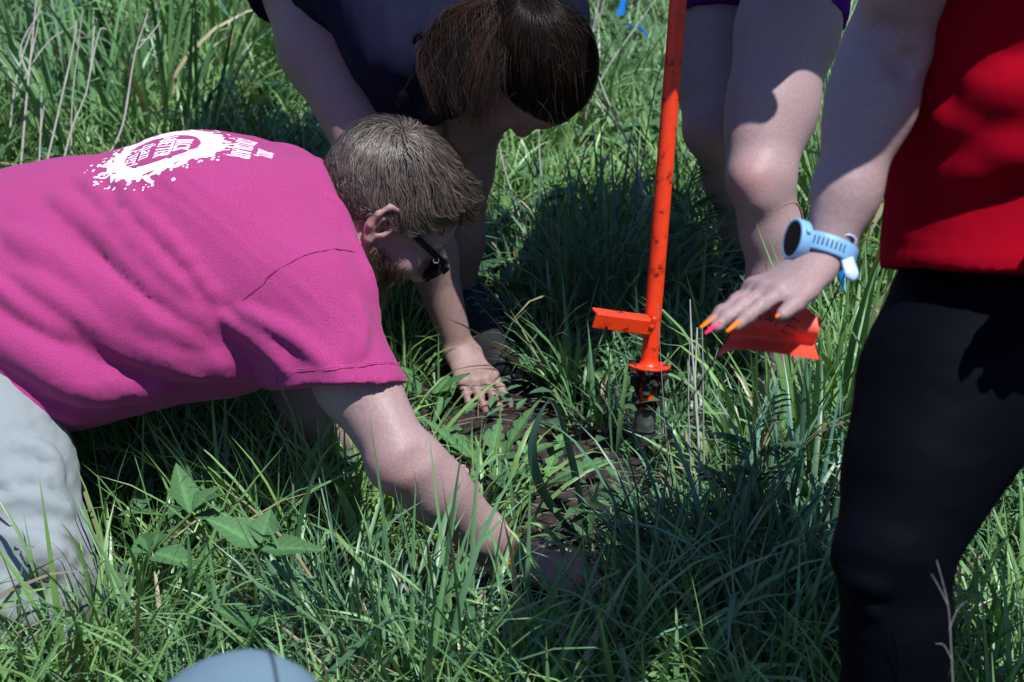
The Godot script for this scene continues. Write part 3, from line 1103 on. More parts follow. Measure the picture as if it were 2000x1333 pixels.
func build_sunglasses(at: Transform3D) -> void:
	var o := thing("sunglasses", "black plastic sunglasses worn by the bearded person in magenta", "sunglasses", at * Vector3(0, -0.05, 0.1))
	for s in [-1.0, 1.0]:
		var arm := Net.new()
		var from := Vector3(s * 0.074, 0.004, 0.098)
		var to := Vector3(s * 0.081, 0.014, -0.002)
		var dir := (to - from).normalized()
		var b := Basis(dir.cross(Vector3.UP).normalized(), Vector3.UP, -dir).orthonormalized()
		box_net(arm, at * Transform3D(b, (from + to) * 0.5), Vector3(0.005, 0.0125, (to - from).length()), 0.0015)
		box_net(arm, at * Transform3D(b.rotated(b.x.normalized(), -0.5 * -1.0), to + Vector3(0, -0.008, -0.012)), Vector3(0.005, 0.009, 0.03), 0.0015)
		var a := part("temple_arm", arm.mesh(), M.black_plastic, o)
		var rivet := Net.new()
		var ring := []
		var fat := []
		for i in 13:
			ring.append(at * (from + Vector3(s * 0.003, 0.0005 + 0.0042 * sin(i * TAU / 12), -0.014 + 0.0042 * cos(i * TAU / 12))))
			fat.append(0.0006)
		tube(rivet, ring, fat, 5)
		part("rivet", rivet.mesh(), plain(Color(0.55, 0.6, 0.62), 0.3), a)
	var front := Net.new()
	for s in [-1.0, 1.0]:
		var rim := []
		var fat := []
		for i in 17:
			var a := i * TAU / 16
			rim.append(at * Vector3(s * 0.036 + 0.0315 * cos(a), -0.012 + 0.0215 * sin(a) + 0.004 * s * cos(a), 0.1145 - 0.010 * pow((s * 0.036 + 0.0315 * cos(a)) / 0.07, 2.0)))
			fat.append(0.0034)
		tube(front, rim, fat, 6)
		var pane := Net.new()
		pane.v.append(at * Vector3(s * 0.036, -0.012, 0.1135))
		pane.nm.append(at.basis.z)
		for i in 17:
			var a := i * TAU / 16
			pane.v.append(rim[i])
			pane.nm.append((at.basis * Vector3(cos(a) * 0.3, sin(a) * 0.3, 1)).normalized())
			if i:
				pane.ix.append_array(PackedInt32Array([0, i + 1, i]))
		part("lens", pane.mesh(), M.lens, o)
		box_net(front, at * Transform3D(Basis(), Vector3(s * 0.071, 0.003, 0.104)), Vector3(0.008, 0.014, 0.014), 0.002)
	tube(front, [at * Vector3(-0.008, -0.004, 0.1175), at * Vector3(0, -0.001, 0.119), at * Vector3(0.008, -0.004, 0.1175)], [0.003, 0.0028, 0.003], 6)
	part("frame", front.mesh(), M.black_plastic, o)


func build_wristband(wrist: Vector3, fore: Vector3) -> void:
	var o := thing("wristband", "green and yellow rubber wristband on the wrist reaching into the grass", "wristband", wrist)
	var side := fore.cross(Vector3(-0.3000, 0.8880, 0.2480)).normalized()
	var top := side.cross(fore).normalized()
	var colors := [Color(0.75, 0.55, 0.02), Color(0.01, 0.30, 0.13)]
	for band in 2:
		var net := Net.new()
		var mid: Vector3 = wrist + fore * (-0.012 + 0.013 * band)
		for i in 33:
			var a := i * TAU / 32
			var dir := side * cos(a) + top * sin(a) * 0.86
			for k in 4:
				var along: float = [-0.5, -0.42, 0.42, 0.5][k] * (0.006 if band == 0 else 0.016)
				var high: float = [0.0, 0.0022, 0.0022, 0.0][k]
				net.v.append(mid + dir * (0.0325 + high) + fore * along)
				net.nm.append((dir + fore * [-0.9, -0.2, 0.2, 0.9][k]).normalized())
				net.c.append(Color.WHITE)
				if i and k:
					var q := net.v.size() - 1
					net.ix.append_array(PackedInt32Array([q, q - 4, q - 1, q - 4, q - 5, q - 1]))
		var m := plain((colors[band] as Color).linear_to_srgb(), 0.45)
		part(["yellow_strip", "green_strip"][band], net.mesh(), m, o)


# The print on the back: a splash of white drops round a disc of the shirt's own colour, with two lines of lettering towards the neck.
func splash_print() -> ImageTexture:
	var n := 1024
	var im := Image.create_empty(n, n, false, Image.FORMAT_RGBA8)
	im.fill(Color(1, 1, 1, 0))
	var white := Color(0.95, 0.95, 0.97, 1)
	var clear := Color(1, 1, 1, 0)
	var rng := RandomNumberGenerator.new()
	rng.seed = 77
	var c := Vector2(512, 560)
	for i in 34:      # the ragged ring
		var a := i * TAU / 34 + rng.randf_range(-0.08, 0.08)
		dab(im, c + Vector2(cos(a), sin(a)) * rng.randf_range(215, 262), rng.randf_range(36, 66), white)
	for i in 46:      # tongues and drips that fly outwards
		var a := i * TAU / 46 + rng.randf_range(-0.1, 0.1)
		var d := Vector2(cos(a), sin(a))
		var far := rng.randf_range(270, 350)
		var w := rng.randf_range(14, 30)
		for j in 14:
			var t := j / 13.0
			dab(im, c + d.rotated(0.16 * t * t * (1 if i % 2 else -1)) * lerpf(240, far, t), lerpf(w, w * 0.3, t), white)
		if i % 2:
			dab(im, c + d.rotated(0.14) * far, w * 0.62, white)
		for j in 2:
			dab(im, c + d.rotated(rng.randf_range(-0.12, 0.12)) * rng.randf_range(far + 12, 395), rng.randf_range(3, 10), white)
	for i in 9:       # curls of the shirt's colour inside the splash
		var a := rng.randf() * TAU
		for j in 10:
			var t := j / 9.0
			dab(im, c + Vector2(cos(a + t * 0.16), sin(a + t * 0.16)) * (255 + 18 * t), 2.0 + 5.0 * t, clear)
	for i in 220:     # the disc
		var a := i * TAU / 220
		for r in range(0, 192, 8):
			dab(im, c + Vector2(cos(a), sin(a)) * (r + 2.5 * sin(a * 7.0)), 6, clear)
	lettering(im, "BACK", c + Vector2(-82, -150), Vector2(176, 84), 0.18, true)
	lettering(im, "&", c + Vector2(-172, -62), Vector2(44, 74), 0.12, true)
	lettering(im, "BETTER", c + Vector2(-120, -60), Vector2(258, 84), 0.18, true)
	lettering(im, "than", c + Vector2(-118, 40), Vector2(210, 66), 0.25, false)
	lettering(im, "Ever!", c + Vector2(-96, 106), Vector2(206, 72), 0.25, false)
	lettering(im, "EVTCON CON", c + Vector2(-210, -440), Vector2(264, 88), 0.18, true)
	lettering(im, "AIR", c + Vector2(70, -440), Vector2(112, 88), 0.18, true)
	lettering(im, "2021,", c + Vector2(-10, -534), Vector2(138, 82), 0.18, true)
	return ImageTexture.create_from_image(im)


func dab(im: Image, p: Vector2, r: float, color: Color) -> void:
	for y in range(maxi(0, int(p.y - r)), mini(im.get_height(), int(p.y + r) + 1)):
		var half := sqrt(maxf(r * r - (y - p.y) * (y - p.y), 0.0))
		var x0 := maxi(0, int(p.x - half))
		var x1 := mini(im.get_width(), int(p.x + half) + 1)
		if x1 > x0:
			im.fill_rect(Rect2i(x0, y, x1 - x0, 1), color)


func lettering(im: Image, text: String, corner: Vector2, size: Vector2, slant: float, bold: bool) -> void:    # glyph outlines filled into a picture
	var t := TextMesh.new()
	var font := SystemFont.new()
	font.font_names = PackedStringArray(["Droid Sans" if bold else "Droid Serif"])
	font.font_weight = 700 if bold else 400
	font.font_italic = not bold
	t.font = font
	t.text = text
	t.depth = 0.0
	t.font_size = 64
	t.pixel_size = 0.01
	var arrays := t.surface_get_arrays(0)
	var v: PackedVector3Array = arrays[Mesh.ARRAY_VERTEX]
	var ix = arrays[Mesh.ARRAY_INDEX]
	if ix == null or v.is_empty():
		return
	var box := AABB(v[0], Vector3.ZERO)
	for p in v:
		box = box.expand(p)
	var pts := PackedVector2Array()
	for p in v:
		var u := (p.x - box.position.x) / box.size.x
		var w := (p.y - box.position.y) / box.size.y
		pts.append(corner + Vector2(u * size.x + w * slant * size.y, (1.0 - w) * size.y))
	for i in range(0, ix.size(), 3):
		fill_triangle(im, pts[ix[i]], pts[ix[i + 1]], pts[ix[i + 2]], Color(0.95, 0.95, 0.97, 1), 1.6 if bold else 2.4)


func fill_triangle(im: Image, a: Vector2, b: Vector2, c: Vector2, color: Color, fat: float) -> void:
	for y in range(maxi(0, int(minf(a.y, minf(b.y, c.y)) - fat)), mini(im.get_height() - 1, int(maxf(a.y, maxf(b.y, c.y)) + fat)) + 1):
		var lo := 1e9
		var hi := -1e9
		for e in [[a, b], [b, c], [c, a]]:
			var p: Vector2 = e[0]
			var q: Vector2 = e[1]
			var yy := clampf(y, minf(p.y, q.y), maxf(p.y, q.y))
			if absf(yy - y) > fat * 0.5:
				continue
			var t := (yy - p.y) / (q.y - p.y) if absf(q.y - p.y) > 1e-5 else 0.0
			var x := lerpf(p.x, q.x, t)
			lo = minf(lo, x)
			hi = maxf(hi, x)
		if hi >= lo:
			im.fill_rect(Rect2i(int(lo - fat * 0.5), y, maxi(1, int(hi - lo + fat)), 1), color)


func build_bending_woman() -> void:
	var rng := RandomNumberGenerator.new()
	rng.seed = 15
	var who := thing("person", "person in a navy T-shirt bending down, dark ponytail, one hand on the soil", "person", Vector3(-0.1, 0, -3.2))
	var skin := Color(0.34, 0.24, 0.22)
	var pink := Color(0.35, 0.20, 0.18)
	var f := Field.new()
	# near arm: from the sleeve straight down to the ground
	var shoulder := Vector3(-0.1646, 0.5626, -3.0937)
	var elbow := Vector3(-0.1558, 0.2840, -3.1072)
	var wrist := Vector3(-0.0933, 0.0598, -3.0689)
	f.chain([shoulder, elbow], [0.052, 0.042], 0.03)
	f.chain([elbow, elbow.lerp(wrist, 0.3), wrist], [0.040, 0.041, 0.026], 0.03)
	var fore := (wrist - elbow).normalized()
	hand(f, wrist, Vector3(0.4300, -0.3802, 0.8173), Vector3(0.1000, 0.8777, 0.4624), Vector3(0.8900, 0.1143, -0.4174), 0.172, [[0.10, 0.16, 0.12], [0.08, 0.18, 0.12], [0.10, 0.18, 0.12], [0.12, 0.2, 0.12]], 0.04, Vector3(0.62, 0.75, -0.1))
	# near leg
	var legs := Field.new()
	legs.chain([Vector3(-0.3737, 0.6735, -3.3882), Vector3(-0.3083, 0.5401, -3.2266), Vector3(-0.2194, 0.4142, -3.0466)], [0.088, 0.076, 0.058], 0.04)
	legs.chain([Vector3(-0.2194, 0.4142, -3.0466), Vector3(-0.2389, 0.3095, -3.0419), Vector3(-0.2678, 0.0851, -3.0476)], [0.055, 0.055, 0.036], 0.03)
	# far leg: knee under the hair, shin down to the shoe
	legs.chain([Vector3(-0.1303, 0.6168, -3.5824), Vector3(-0.0648, 0.4335, -3.2101)], [0.082, 0.056], 0.04)
	legs.chain([Vector3(-0.0648, 0.4335, -3.2101), Vector3(-0.0835, 0.3228, -3.2246), Vector3(-0.0913, 0.1886, -3.2283), Vector3(-0.0973, 0.0732, -3.2351)], [0.053, 0.0475, 0.0385, 0.033], 0.03)
	# far arm and the hand that rests on the far knee
	var far := Field.new()
	far.chain([Vector3(0.0450, 0.5400, -3.4142), Vector3(0.0087, 0.4723, -3.2723), Vector3(-0.0213, 0.4394, -3.1576)], [0.042, 0.034, 0.024], 0.03)
	hand(far, Vector3(-0.0212, 0.4410, -3.1528), Vector3(-0.8500, -0.3233, 0.3714), Vector3(0.1000, -0.2268, 0.9333), Vector3(0.4000, 0.8941, 0.0244), 0.172, [[0.5, 0.5, 0.4], [0.5, 0.6, 0.4], [0.5, 0.6, 0.4], [0.5, 0.6, 0.4]], 0.07, Vector3(0.8, 0.5, 0.2))
	var body := Net.new()
	body.paint = tone(skin, [[Vector3(-0.0340, 0.0020, -2.9537), 0.05, pink], [Vector3(-0.0638, 0.4301, -3.1533), 0.08, pink], [Vector3(-0.2160, 0.4311, -2.9992), 0.09, pink]])
	weave_all(f, 0.006, body)
	weave_all(legs, 0.0075, body)
	weave_all(far, 0.005, body)
	# head: face down, crown to the right
	var at := Transform3D(Basis(Vector3(0.5220, 0.1440, -0.8340), Vector3(0.8190, 0.1673, 0.5410), Vector3(0.2200, -0.9744, -0.0311)).orthonormalized(), Vector3(0.0244, 0.5596, -3.0482))
	var skull := Field.new()
	head(skull, at, 0.98, 0.97)
	skull.cap(at * Vector3(0, -0.06, -0.03), Vector3(-0.0813, 0.5789, -3.2447), 0.048, 0.055, 0.03)
	var back := at.affine_inverse()
	var radii := Vector3(0.084, 0.098, 0.106)
	var middle := Vector3(0, 0.016, -0.012)
	var hairy := func(u: Vector3) -> bool:
		if u.z > 0.55:
			return u.y > remap(minf(u.z, 0.95), 0.55, 0.95, 0.12, 0.40)
		if u.z > 0.05:
			return u.y > remap(u.z, 0.05, 0.55, -0.25, 0.12)
		return u.y > -0.72
	body.paint = func(p: Vector3, _n: Vector3) -> Color:
		var l := back * p
		var c := skin.lerp(pink, 0.6 * smoothstep(0.05, 0.0, (l - Vector3(0, -0.05, 0.1)).length()))
		c = c.lerp(Color(0.40, 0.13, 0.12), 0.7 * smoothstep(0.016, 0.004, (l - Vector3(0, -0.077, 0.09)).length()))
		if hairy.call(((l - middle) / radii).normalized()):
			c = Color(0.03, 0.02, 0.016)
		return c
	weave_all(skull, 0.0035, body)
	part("body", body.mesh(), M.skin, who)
	cover(body)
	# hair: combed back to the tie, then the tail falls over the shoulder
	var hair := Net.new()
	var tie_u := Vector3(0.0, 0.22, -0.97).normalized()
	var shade := func(_u: Vector3, g: RandomNumberGenerator) -> Color:
		return Color(0.005, 0.004, 0.0038).lerp(Color(0.026, 0.016, 0.012), pow(g.randf(), 2.0))
	comb(hair, at, radii, middle, 14000, hairy,
		func(u: Vector3) -> Vector3: return tie_u - u * 0.3 + Vector3(0, -0.35 * maxf(u.z, 0.0), 0),
		func(u: Vector3) -> float: return clampf((u - tie_u).length() * 0.10, 0.015, 0.15),
		func(_u: Vector3) -> float: return 0.009, 0.0012, shade, rng, 10, 0.06)
	var tie := at * (middle + tie_u * radii * 1.1)
	var fall := [tie, Vector3(-0.0323, 0.6497, -3.0681), Vector3(-0.0542, 0.6244, -3.0122), Vector3(-0.0649, 0.5655, -2.9626), Vector3(-0.0606, 0.4944, -2.9515)]
	for lock in 110:
		var spread := sqrt(rng.randf())
		var a := rng.randf() * TAU
		var off := Vector3(cos(a), 0.5 * sin(a), sin(a)) * spread
		var loose := pow(rng.randf(), 3.0)
		var phase := rng.randf() * TAU
		var pace := rng.randf_range(5.0, 9.0)
		var end := rng.randf_range(0.42, 1.0)
		var base_tone := pow(rng.randf(), 2.2)
		for i in 46:
			var own := Vector3(rng.randfn(), rng.randfn(), rng.randfn()) * 0.006
			var pts := []
			var outs := []
			var last := end * rng.randf_range(0.8, 1.08)
			for j in 14:
				var t := j / 13.0 * last
				var k := clampf(t * 4.0, 0.0, 3.999)
				var n0 := int(k)
				var c := (fall[n0] as Vector3).cubic_interpolate(fall[n0 + 1], fall[maxi(n0 - 1, 0)], fall[mini(n0 + 2, 4)], t * 4.0 - n0)
				var w := 0.008 + 0.031 * smoothstep(0.0, 0.4, t) * (1.0 - 0.45 * smoothstep(0.75, 1.0, t)) + 0.05 * loose * t
				var curl := Vector3(sin(phase + t * pace), 0.4 * cos(phase + t * pace), cos(phase * 1.7 + t * pace)) * (0.009 + 0.018 * loose) * t
				pts.append(c + off * w + curl + own * (0.5 + 1.6 * t * t))
				outs.append((off * 0.9 + Vector3(0.0000, 0.6069, 0.7100)).normalized())
			strand(hair, pts, outs, 0.0010, Color(0.006, 0.0045, 0.0042).lerp(Color(0.042, 0.022, 0.015), clampf(base_tone + rng.randf_range(-0.12, 0.2), 0.0, 1.0)), rng.randf_range(-0.6, 0.6))
	for i in 420:     # loose curls that stand off the tail
		var a := rng.randf() * TAU
		var off := Vector3(cos(a), 0.6 * sin(a), sin(a))
		var phase := rng.randf() * TAU
		var pace := rng.randf_range(6.0, 13.0)
		var wide := rng.randf_range(0.02, 0.06)
		var end := rng.randf_range(0.3, 1.0)
		var pts := []
		var outs := []
		for j in 16:
			var t := j / 15.0 * end
			var k := clampf(t * 4.0, 0.0, 3.999)
			var n0 := int(k)
			var c := (fall[n0] as Vector3).cubic_interpolate(fall[n0 + 1], fall[maxi(n0 - 1, 0)], fall[mini(n0 + 2, 4)], t * 4.0 - n0)
			pts.append(c + off * (0.01 + wide * smoothstep(0.0, 0.5, t)) + Vector3(sin(phase + t * pace), 0.8 * cos(phase + t * pace), cos(phase * 1.7 + t * pace)) * 0.022 * t + Vector3(-0.03, 0.01, 0) * t * wide * 20.0 * rng.randf_range(0.97, 1.03))
			outs.append((off * 0.7 + Vector3(0.0000, 0.6069, 0.7100)).normalized())
		strand(hair, pts, outs, 0.0008, Color(0.012, 0.008, 0.007).lerp(Color(0.07, 0.036, 0.022), rng.randf()), rng.randf_range(-0.6, 0.6))
	for i in 90:      # flyaways over the forehead and the tie
		var u := Vector3(rng.randfn() * 0.5, rng.randf_range(0.2, 1.0), rng.randf_range(-0.9, 1.0)).normalized()
		var p := at * (middle + u * radii * 1.05)
		var o := (at.basis * (u / radii)).normalized()
		var drift := Vector3(rng.randfn(), rng.randfn(), rng.randfn()) * 0.5
		var pts := []
		var outs := []
		for j in 7:
			var t := j / 6.0
			pts.append(p + (o * 0.03 * t + drift * 0.045 * t + Vector3(0, -0.03, 0) * t * t) * rng.randf_range(0.97, 1.03))
			outs.append(Vector3(0.0000, 0.6039, 0.8218))
		strand(hair, pts, outs, 0.00045, Color(0.03, 0.02, 0.018))
	part("hair", hair.mesh(), M.dark_hair, who)
	var elastic := Net.new()
	var ring := []
	var fat := []
	var ax := (at.basis * tie_u).normalized()
	var e1 := ax.cross(Vector3.UP).normalized()
	var e2 := ax.cross(e1)
	for i in 13:
		ring.append(tie + (e1 * cos(i * TAU / 12) + e2 * sin(i * TAU / 12)) * 0.013)
		fat.append(0.004)
	tube(elastic, ring, fat, 6)
	part("hair_tie", elastic.mesh(), plain(Color(0.08, 0.12, 0.16), 0.8), who)
	# navy T-shirt
	var tee := Field.new()
	tee.chain([Vector3(-0.3620, 0.8298, -3.5714), Vector3(-0.2220, 0.6977, -3.2891), Vector3(-0.1009, 0.6107, -3.1934)], [0.17, 0.165, 0.125], 0.06, Vector3(0.3000, 0.7912, 0.5137), 1.3)
	tee.cap(Vector3(-0.1123, 0.5941, -3.2849), Vector3(-0.0811, 0.5816, -3.2350), 0.11, 0.07, 0.05)
	tee.cap(Vector3(-0.2808, 0.7730, -3.2580), Vector3(-0.1723, 0.5953, -3.0979), 0.125, 0.085, 0.06)
	tee.cap(Vector3(-0.2535, 0.7389, -3.1539), Vector3(-0.1867, 0.5868, -3.0277), 0.07, 0.055, 0.06)
	var top := Vector3(-0.1651, 0.5784, -3.1121)
	var hem_mid := Vector3(-0.1481, 0.4544, -3.0818)
	var sleeve_dir := (hem_mid - top).normalized()
	tee.cap(Vector3(-0.1265, 0.5927, -3.1960), top, 0.11, 0.082, 0.06)
	tee.cap(top, top.lerp(hem_mid, 1.5), 0.078, 0.066, 0.05)
	tee.cut(hem_mid, hem_mid + sleeve_dir * 0.2, 0.14, 0.14, 0.004)
	tee.cap(Vector3(-0.0616, 0.5859, -3.3473), Vector3(0.0675, 0.5400, -3.4142), 0.115, 0.07, 0.06)
	tee.cap(Vector3(0.0540, 0.5482, -3.4180), Vector3(0.0628, 0.4858, -3.3779), 0.068, 0.06, 0.04)
	for c in [[Vector3(-0.1605, 0.5861, -3.0164), Vector3(-0.1368, 0.5321, -3.0022), Vector3(-0.1118, 0.4745, -2.9974)], [Vector3(-0.1851, 0.5685, -3.0192), Vector3(-0.1696, 0.5217, -3.0084), Vector3(-0.1377, 0.4818, -3.0009)], [Vector3(-0.1284, 0.6006, -3.0231), Vector3(-0.1043, 0.5570, -3.0028), Vector3(-0.0969, 0.5070, -3.0016)]]:
		tee.crease(c, 0.009, 0.5, 0.016)
	tee.groove([Vector3(-0.2041, 0.5664, -3.0954), Vector3(-0.1776, 0.6022, -3.0459), Vector3(-0.1479, 0.6151, -3.0189), Vector3(-0.1200, 0.6078, -3.0155)], 0.003, 0.55, 0.004)
	var rumple := noise(61, 13.0, 3)
	tee.warp = cloth_warp(rumple, sleeve_dir, 0.007, 0.3)
	var shirt := Net.new()
	shirt.paint = func(_p: Vector3, _n: Vector3) -> Color: return Color.WHITE
	weave_all(tee, 0.007, shirt)
	cover(shirt)
	part("t_shirt", shirt.mesh(), M.navy, who)
	var pants := Field.new()
	pants.cap(Vector3(-0.4050, 0.8184, -3.6323), Vector3(-0.3737, 0.6735, -3.3882), 0.16, 0.115, 0.05)
	pants.cap(Vector3(-0.3518, 0.7765, -3.8555), Vector3(-0.1506, 0.6326, -3.6339), 0.15, 0.11, 0.05)
	pants.cap(Vector3(-0.3737, 0.6735, -3.3882), Vector3(-0.3518, 0.6084, -3.3302), 0.108, 0.098, 0.03)
	var cutter := (Vector3(-0.3083, 0.5401, -3.2266) - Vector3(-0.3737, 0.6735, -3.3882)).normalized()
	pants.cut(Vector3(-0.3513, 0.6049, -3.3231), Vector3(-0.3513, 0.6049, -3.3231) + cutter * 0.2, 0.14, 0.14, 0.004)
	var shorts := Net.new()
	shorts.paint = func(_p: Vector3, _n: Vector3) -> Color: return Color.WHITE
	weave_all(pants, 0.009, shorts)
	part("shorts", shorts.mesh(), M.navy, who)
	# shoes
	for s in [[Vector3(-0.0974, 0.0670, -3.2378), Vector3(-0.0352, 0.0359, -3.0908), "far"], [Vector3(-0.2678, 0.0773, -3.0439), Vector3(-0.2215, 0.0330, -2.9019), "near"]]:
		shoe(who, s[0], s[1], M.black_plastic, Color(0.05, 0.055, 0.07))


func shoe(who: Node3D, ankle: Vector3, toe: Vector3, m: Material, _c: Color) -> void:
	var f := Field.new()
	toe.y = 0.035
	var dir := (toe - ankle)
	dir.y = 0.0
	dir = dir.normalized()
	var heel := Vector3(ankle.x, 0.04, ankle.z) - dir * 0.025
	toe = heel + dir * 0.22
	f.cap(heel, heel + dir * 0.11, 0.040, 0.045, 0.03)
	f.cap(heel + dir * 0.11, toe + Vector3(0, -0.005, 0), 0.046, 0.036, 0.03)
	f.cap(heel + dir * 0.03, ankle, 0.044, 0.048, 0.03)
	f.cap(ankle, ankle + Vector3(0, 0.035, 0) - dir * 0.01, 0.046, 0.043, 0.02)
	f.cap(ankle + dir * 0.05 + Vector3(0, 0.005, 0), heel + dir * 0.15 + Vector3(0, 0.02, 0), 0.03, 0.03, 0.02)
	f.cut(heel + Vector3(0, -0.06, 0), heel + Vector3(0, -0.04, 0), 0.4, 0.4, 0.004)
	var upper := Net.new()
	weave_all(f, 0.006, upper)
	cover(upper)
	var o := part("shoe", upper.mesh(), M.shoe if M.has("shoe") else m, who)
	var lace := Net.new()
	var across := dir.cross(Vector3.UP)
	for i in 4:
		var p := ankle + dir * (0.045 + 0.022 * i) + Vector3(0, 0.012 - 0.014 * i, 0)
		var on0 := f.snap(p - across * 0.022 + Vector3(0, 0.02, 0))
		var on1 := f.snap(p + Vector3(0, 0.04, 0))
		var on2 := f.snap(p + across * 0.022 + Vector3(0, 0.02, 0))
		tube(lace, [on0, on1, on2], [0.0028, 0.003, 0.0028], 5)
	part("lace", lace.mesh(), plain(Color(0.42, 0.46, 0.52), 0.9), o)
	var sole := Net.new()
	var s := Field.new()
	s.cap(heel + Vector3(0, -0.030, 0), heel + dir * 0.11 + Vector3(0, -0.03, 0), 0.040, 0.046, 0.03)
	s.cap(heel + dir * 0.11 + Vector3(0, -0.03, 0), toe + Vector3(0, -0.03, 0), 0.047, 0.038, 0.03)
	s.cut(heel + Vector3(0, -0.015, 0), heel + Vector3(0, 0.1, 0), 0.4, 0.4, 0.004)
	s.cut(heel + Vector3(0, -0.2, 0), heel + Vector3(0, -0.042, 0), 0.4, 0.4, 0.004)
	weave_all(s, 0.007, sole)
	part("sole", sole.mesh(), plain(Color(0.30, 0.31, 0.33), 0.8), o)


func build_woman_in_shorts() -> void:
	var who := thing("person", "person in purple shorts standing behind the orange planter, bare legs only in view", "person", Vector3(0.42, 0, -3.1))
	var skin := Color(0.42, 0.315, 0.315)
	var pink := Color(0.43, 0.26, 0.255)
	var f := Field.new()
	var knee := Vector3(0.3957, 0.4013, -2.9743)
	f.chain([Vector3(0.4680, 0.6767, -3.2021), Vector3(0.4499, 0.5887, -3.1500), Vector3(0.4213, 0.4881, -3.0589), knee], [0.083, 0.0765, 0.064, 0.051], 0.04)
	f.cap(Vector3(0.4292, 0.5971, -3.1208), Vector3(0.3913, 0.4606, -3.0130), 0.055, 0.045, 0.04)
	f.ball(Vector3(0.3761, 0.4084, -2.9390), 0.031, 0.024)
	f.ball(Vector3(0.3877, 0.3781, -2.9282), 0.020, 0.03)
	f.chain([knee, Vector3(0.4138, 0.3165, -2.9569), Vector3(0.4238, 0.2270, -2.9372), Vector3(0.4399, 0.0714, -2.9088)], [0.048, 0.0445, 0.042, 0.030], 0.03)
	f.cap(Vector3(0.4292, 0.3128, -2.9883), Vector3(0.4385, 0.2302, -2.9718), 0.036, 0.034, 0.03)
	var knee2 := Vector3(0.3449, 0.4029, -3.2068)
	f.chain([Vector3(0.3726, 0.6422, -3.4066), Vector3(0.3609, 0.5324, -3.3444), Vector3(0.3525, 0.4614, -3.2782), knee2], [0.080, 0.073, 0.063, 0.052], 0.04)
	f.ball(Vector3(0.3303, 0.4017, -3.1786), 0.028, 0.025)
	f.chain([knee2, Vector3(0.3830, 0.2900, -3.2755), Vector3(0.4188, 0.1760, -3.3327), Vector3(0.4418, 0.1029, -3.3648)], [0.047, 0.046, 0.042, 0.034], 0.03)
	# the rest of the figure, above the picture: hips, trunk, arms to the planter's handle, head
	f.cap(Vector3(0.4320, 0.8603, -3.4090), Vector3(0.44, 1.06, -2.98), 0.12, 0.115, 0.05)
	var hands := [Vector3(0.30, 0.99, -2.97), Vector3(0.70, 0.72, -3.26)]
	for i in 2:
		var sh: Vector3 = [Vector3(0.27, 1.11, -2.95), Vector3(0.61, 1.11, -2.96)][i]
		var el: Vector3 = [Vector3(0.36, 0.92, -2.84), Vector3(0.74, 0.90, -3.12)][i]
		f.chain([sh, el, hands[i]], [0.048, 0.040, 0.027], 0.03)
		hand(f, hands[i], Vector3(0.0500, 0.1991, 0.9002), Vector3(0.0000, 0.9455, -0.2202), Vector3(1.0000, 0.0000, 0.0000) * (1.0 if i == 0 else -1.0), 0.175, [[0.9, 1.0, 0.8], [0.9, 1.0, 0.8], [0.9, 1.0, 0.8], [0.9, 1.0, 0.8]], 0.02, Vector3(0.8, 0.4, -0.5), 0.5)
	var body := Net.new()
	body.paint = tone(skin, [[Vector3(0.3746, 0.4185, -2.9162), 0.06, pink], [Vector3(0.3287, 0.4153, -3.1574), 0.06, pink]])
	weave_all(f, 0.0065, body)
	var at := Transform3D(Basis(Vector3(0.3000, 0.4015, 0.8610), Vector3(-0.2500, 0.9274, -0.2118), Vector3(-0.9000, -0.1662, 0.3534)).orthonormalized(), Vector3(0.41, 1.26, -2.80))
	var skull := Field.new()
	head(skull, at, 0.97)
	skull.cap(at * Vector3(0, -0.06, -0.03), Vector3(0.43, 1.11, -2.95), 0.05, 0.06, 0.03)
	weave_all(skull, 0.006, body)
	part("body", body.mesh(), M.skin, who)
	cover(body)
	var pants := Field.new()
	pants.cap(Vector3(0.4752, 0.7487, -3.2908), Vector3(0.4582, 0.5887, -3.1500), 0.105, 0.086, 0.04)
	pants.cap(Vector3(0.3759, 0.7259, -3.3905), Vector3(0.3591, 0.5164, -3.3369), 0.100, 0.081, 0.04)
	pants.cap(Vector3(0.4346, 0.8565, -3.4293), Vector3(0.4320, 0.7507, -3.3579), 0.135, 0.13, 0.06)
	var d1 := (Vector3(0.4213, 0.4881, -3.0589) - Vector3(0.4621, 0.6313, -3.1809)).normalized()
	var h1 := Vector3(0.4589, 0.6130, -3.1668)
	pants.cut(h1, h1 + d1 * 0.25, 0.102, 0.102, 0.003)
	var d2 := (Vector3(0.3525, 0.4614, -3.2782) - Vector3(0.3609, 0.5645, -3.3594)).normalized()
	var h2 := Vector3(0.3591, 0.5452, -3.3504)
	pants.cut(h2, h2 + d2 * 0.25, 0.105, 0.105, 0.003)
	var rumple := noise(71, 20.0, 3)
	pants.warp = func(p: Vector3) -> float: return rumple.get_noise_3dv(p * Vector3(0.7, 1.6, 0.7)) * 0.005
	var shorts := Net.new()
	shorts.paint = func(_p: Vector3, _n: Vector3) -> Color: return Color.WHITE
	weave_all(pants, 0.006, shorts)
	part("shorts", shorts.mesh(), M.purple, who)
	var tee := Field.new()
	tee.cap(Vector3(0.4333, 0.8584, -3.4192), Vector3(0.44, 1.06, -2.98), 0.145, 0.168, 0.05)
	tee.cap(Vector3(0.27, 1.10, -2.95), Vector3(0.60, 1.10, -2.96), 0.08, 0.08, 0.05)
	var shirt := Net.new()
	shirt.paint = func(_p: Vector3, _n: Vector3) -> Color: return Color.WHITE
	weave_all(tee, 0.014, shirt)
	part("t_shirt", shirt.mesh(), M.navy, who)
	var cap_hair := Field.new()
	cap_hair.ball(at * Vector3(0, 0.02, -0.025), 0.105, 0.02)
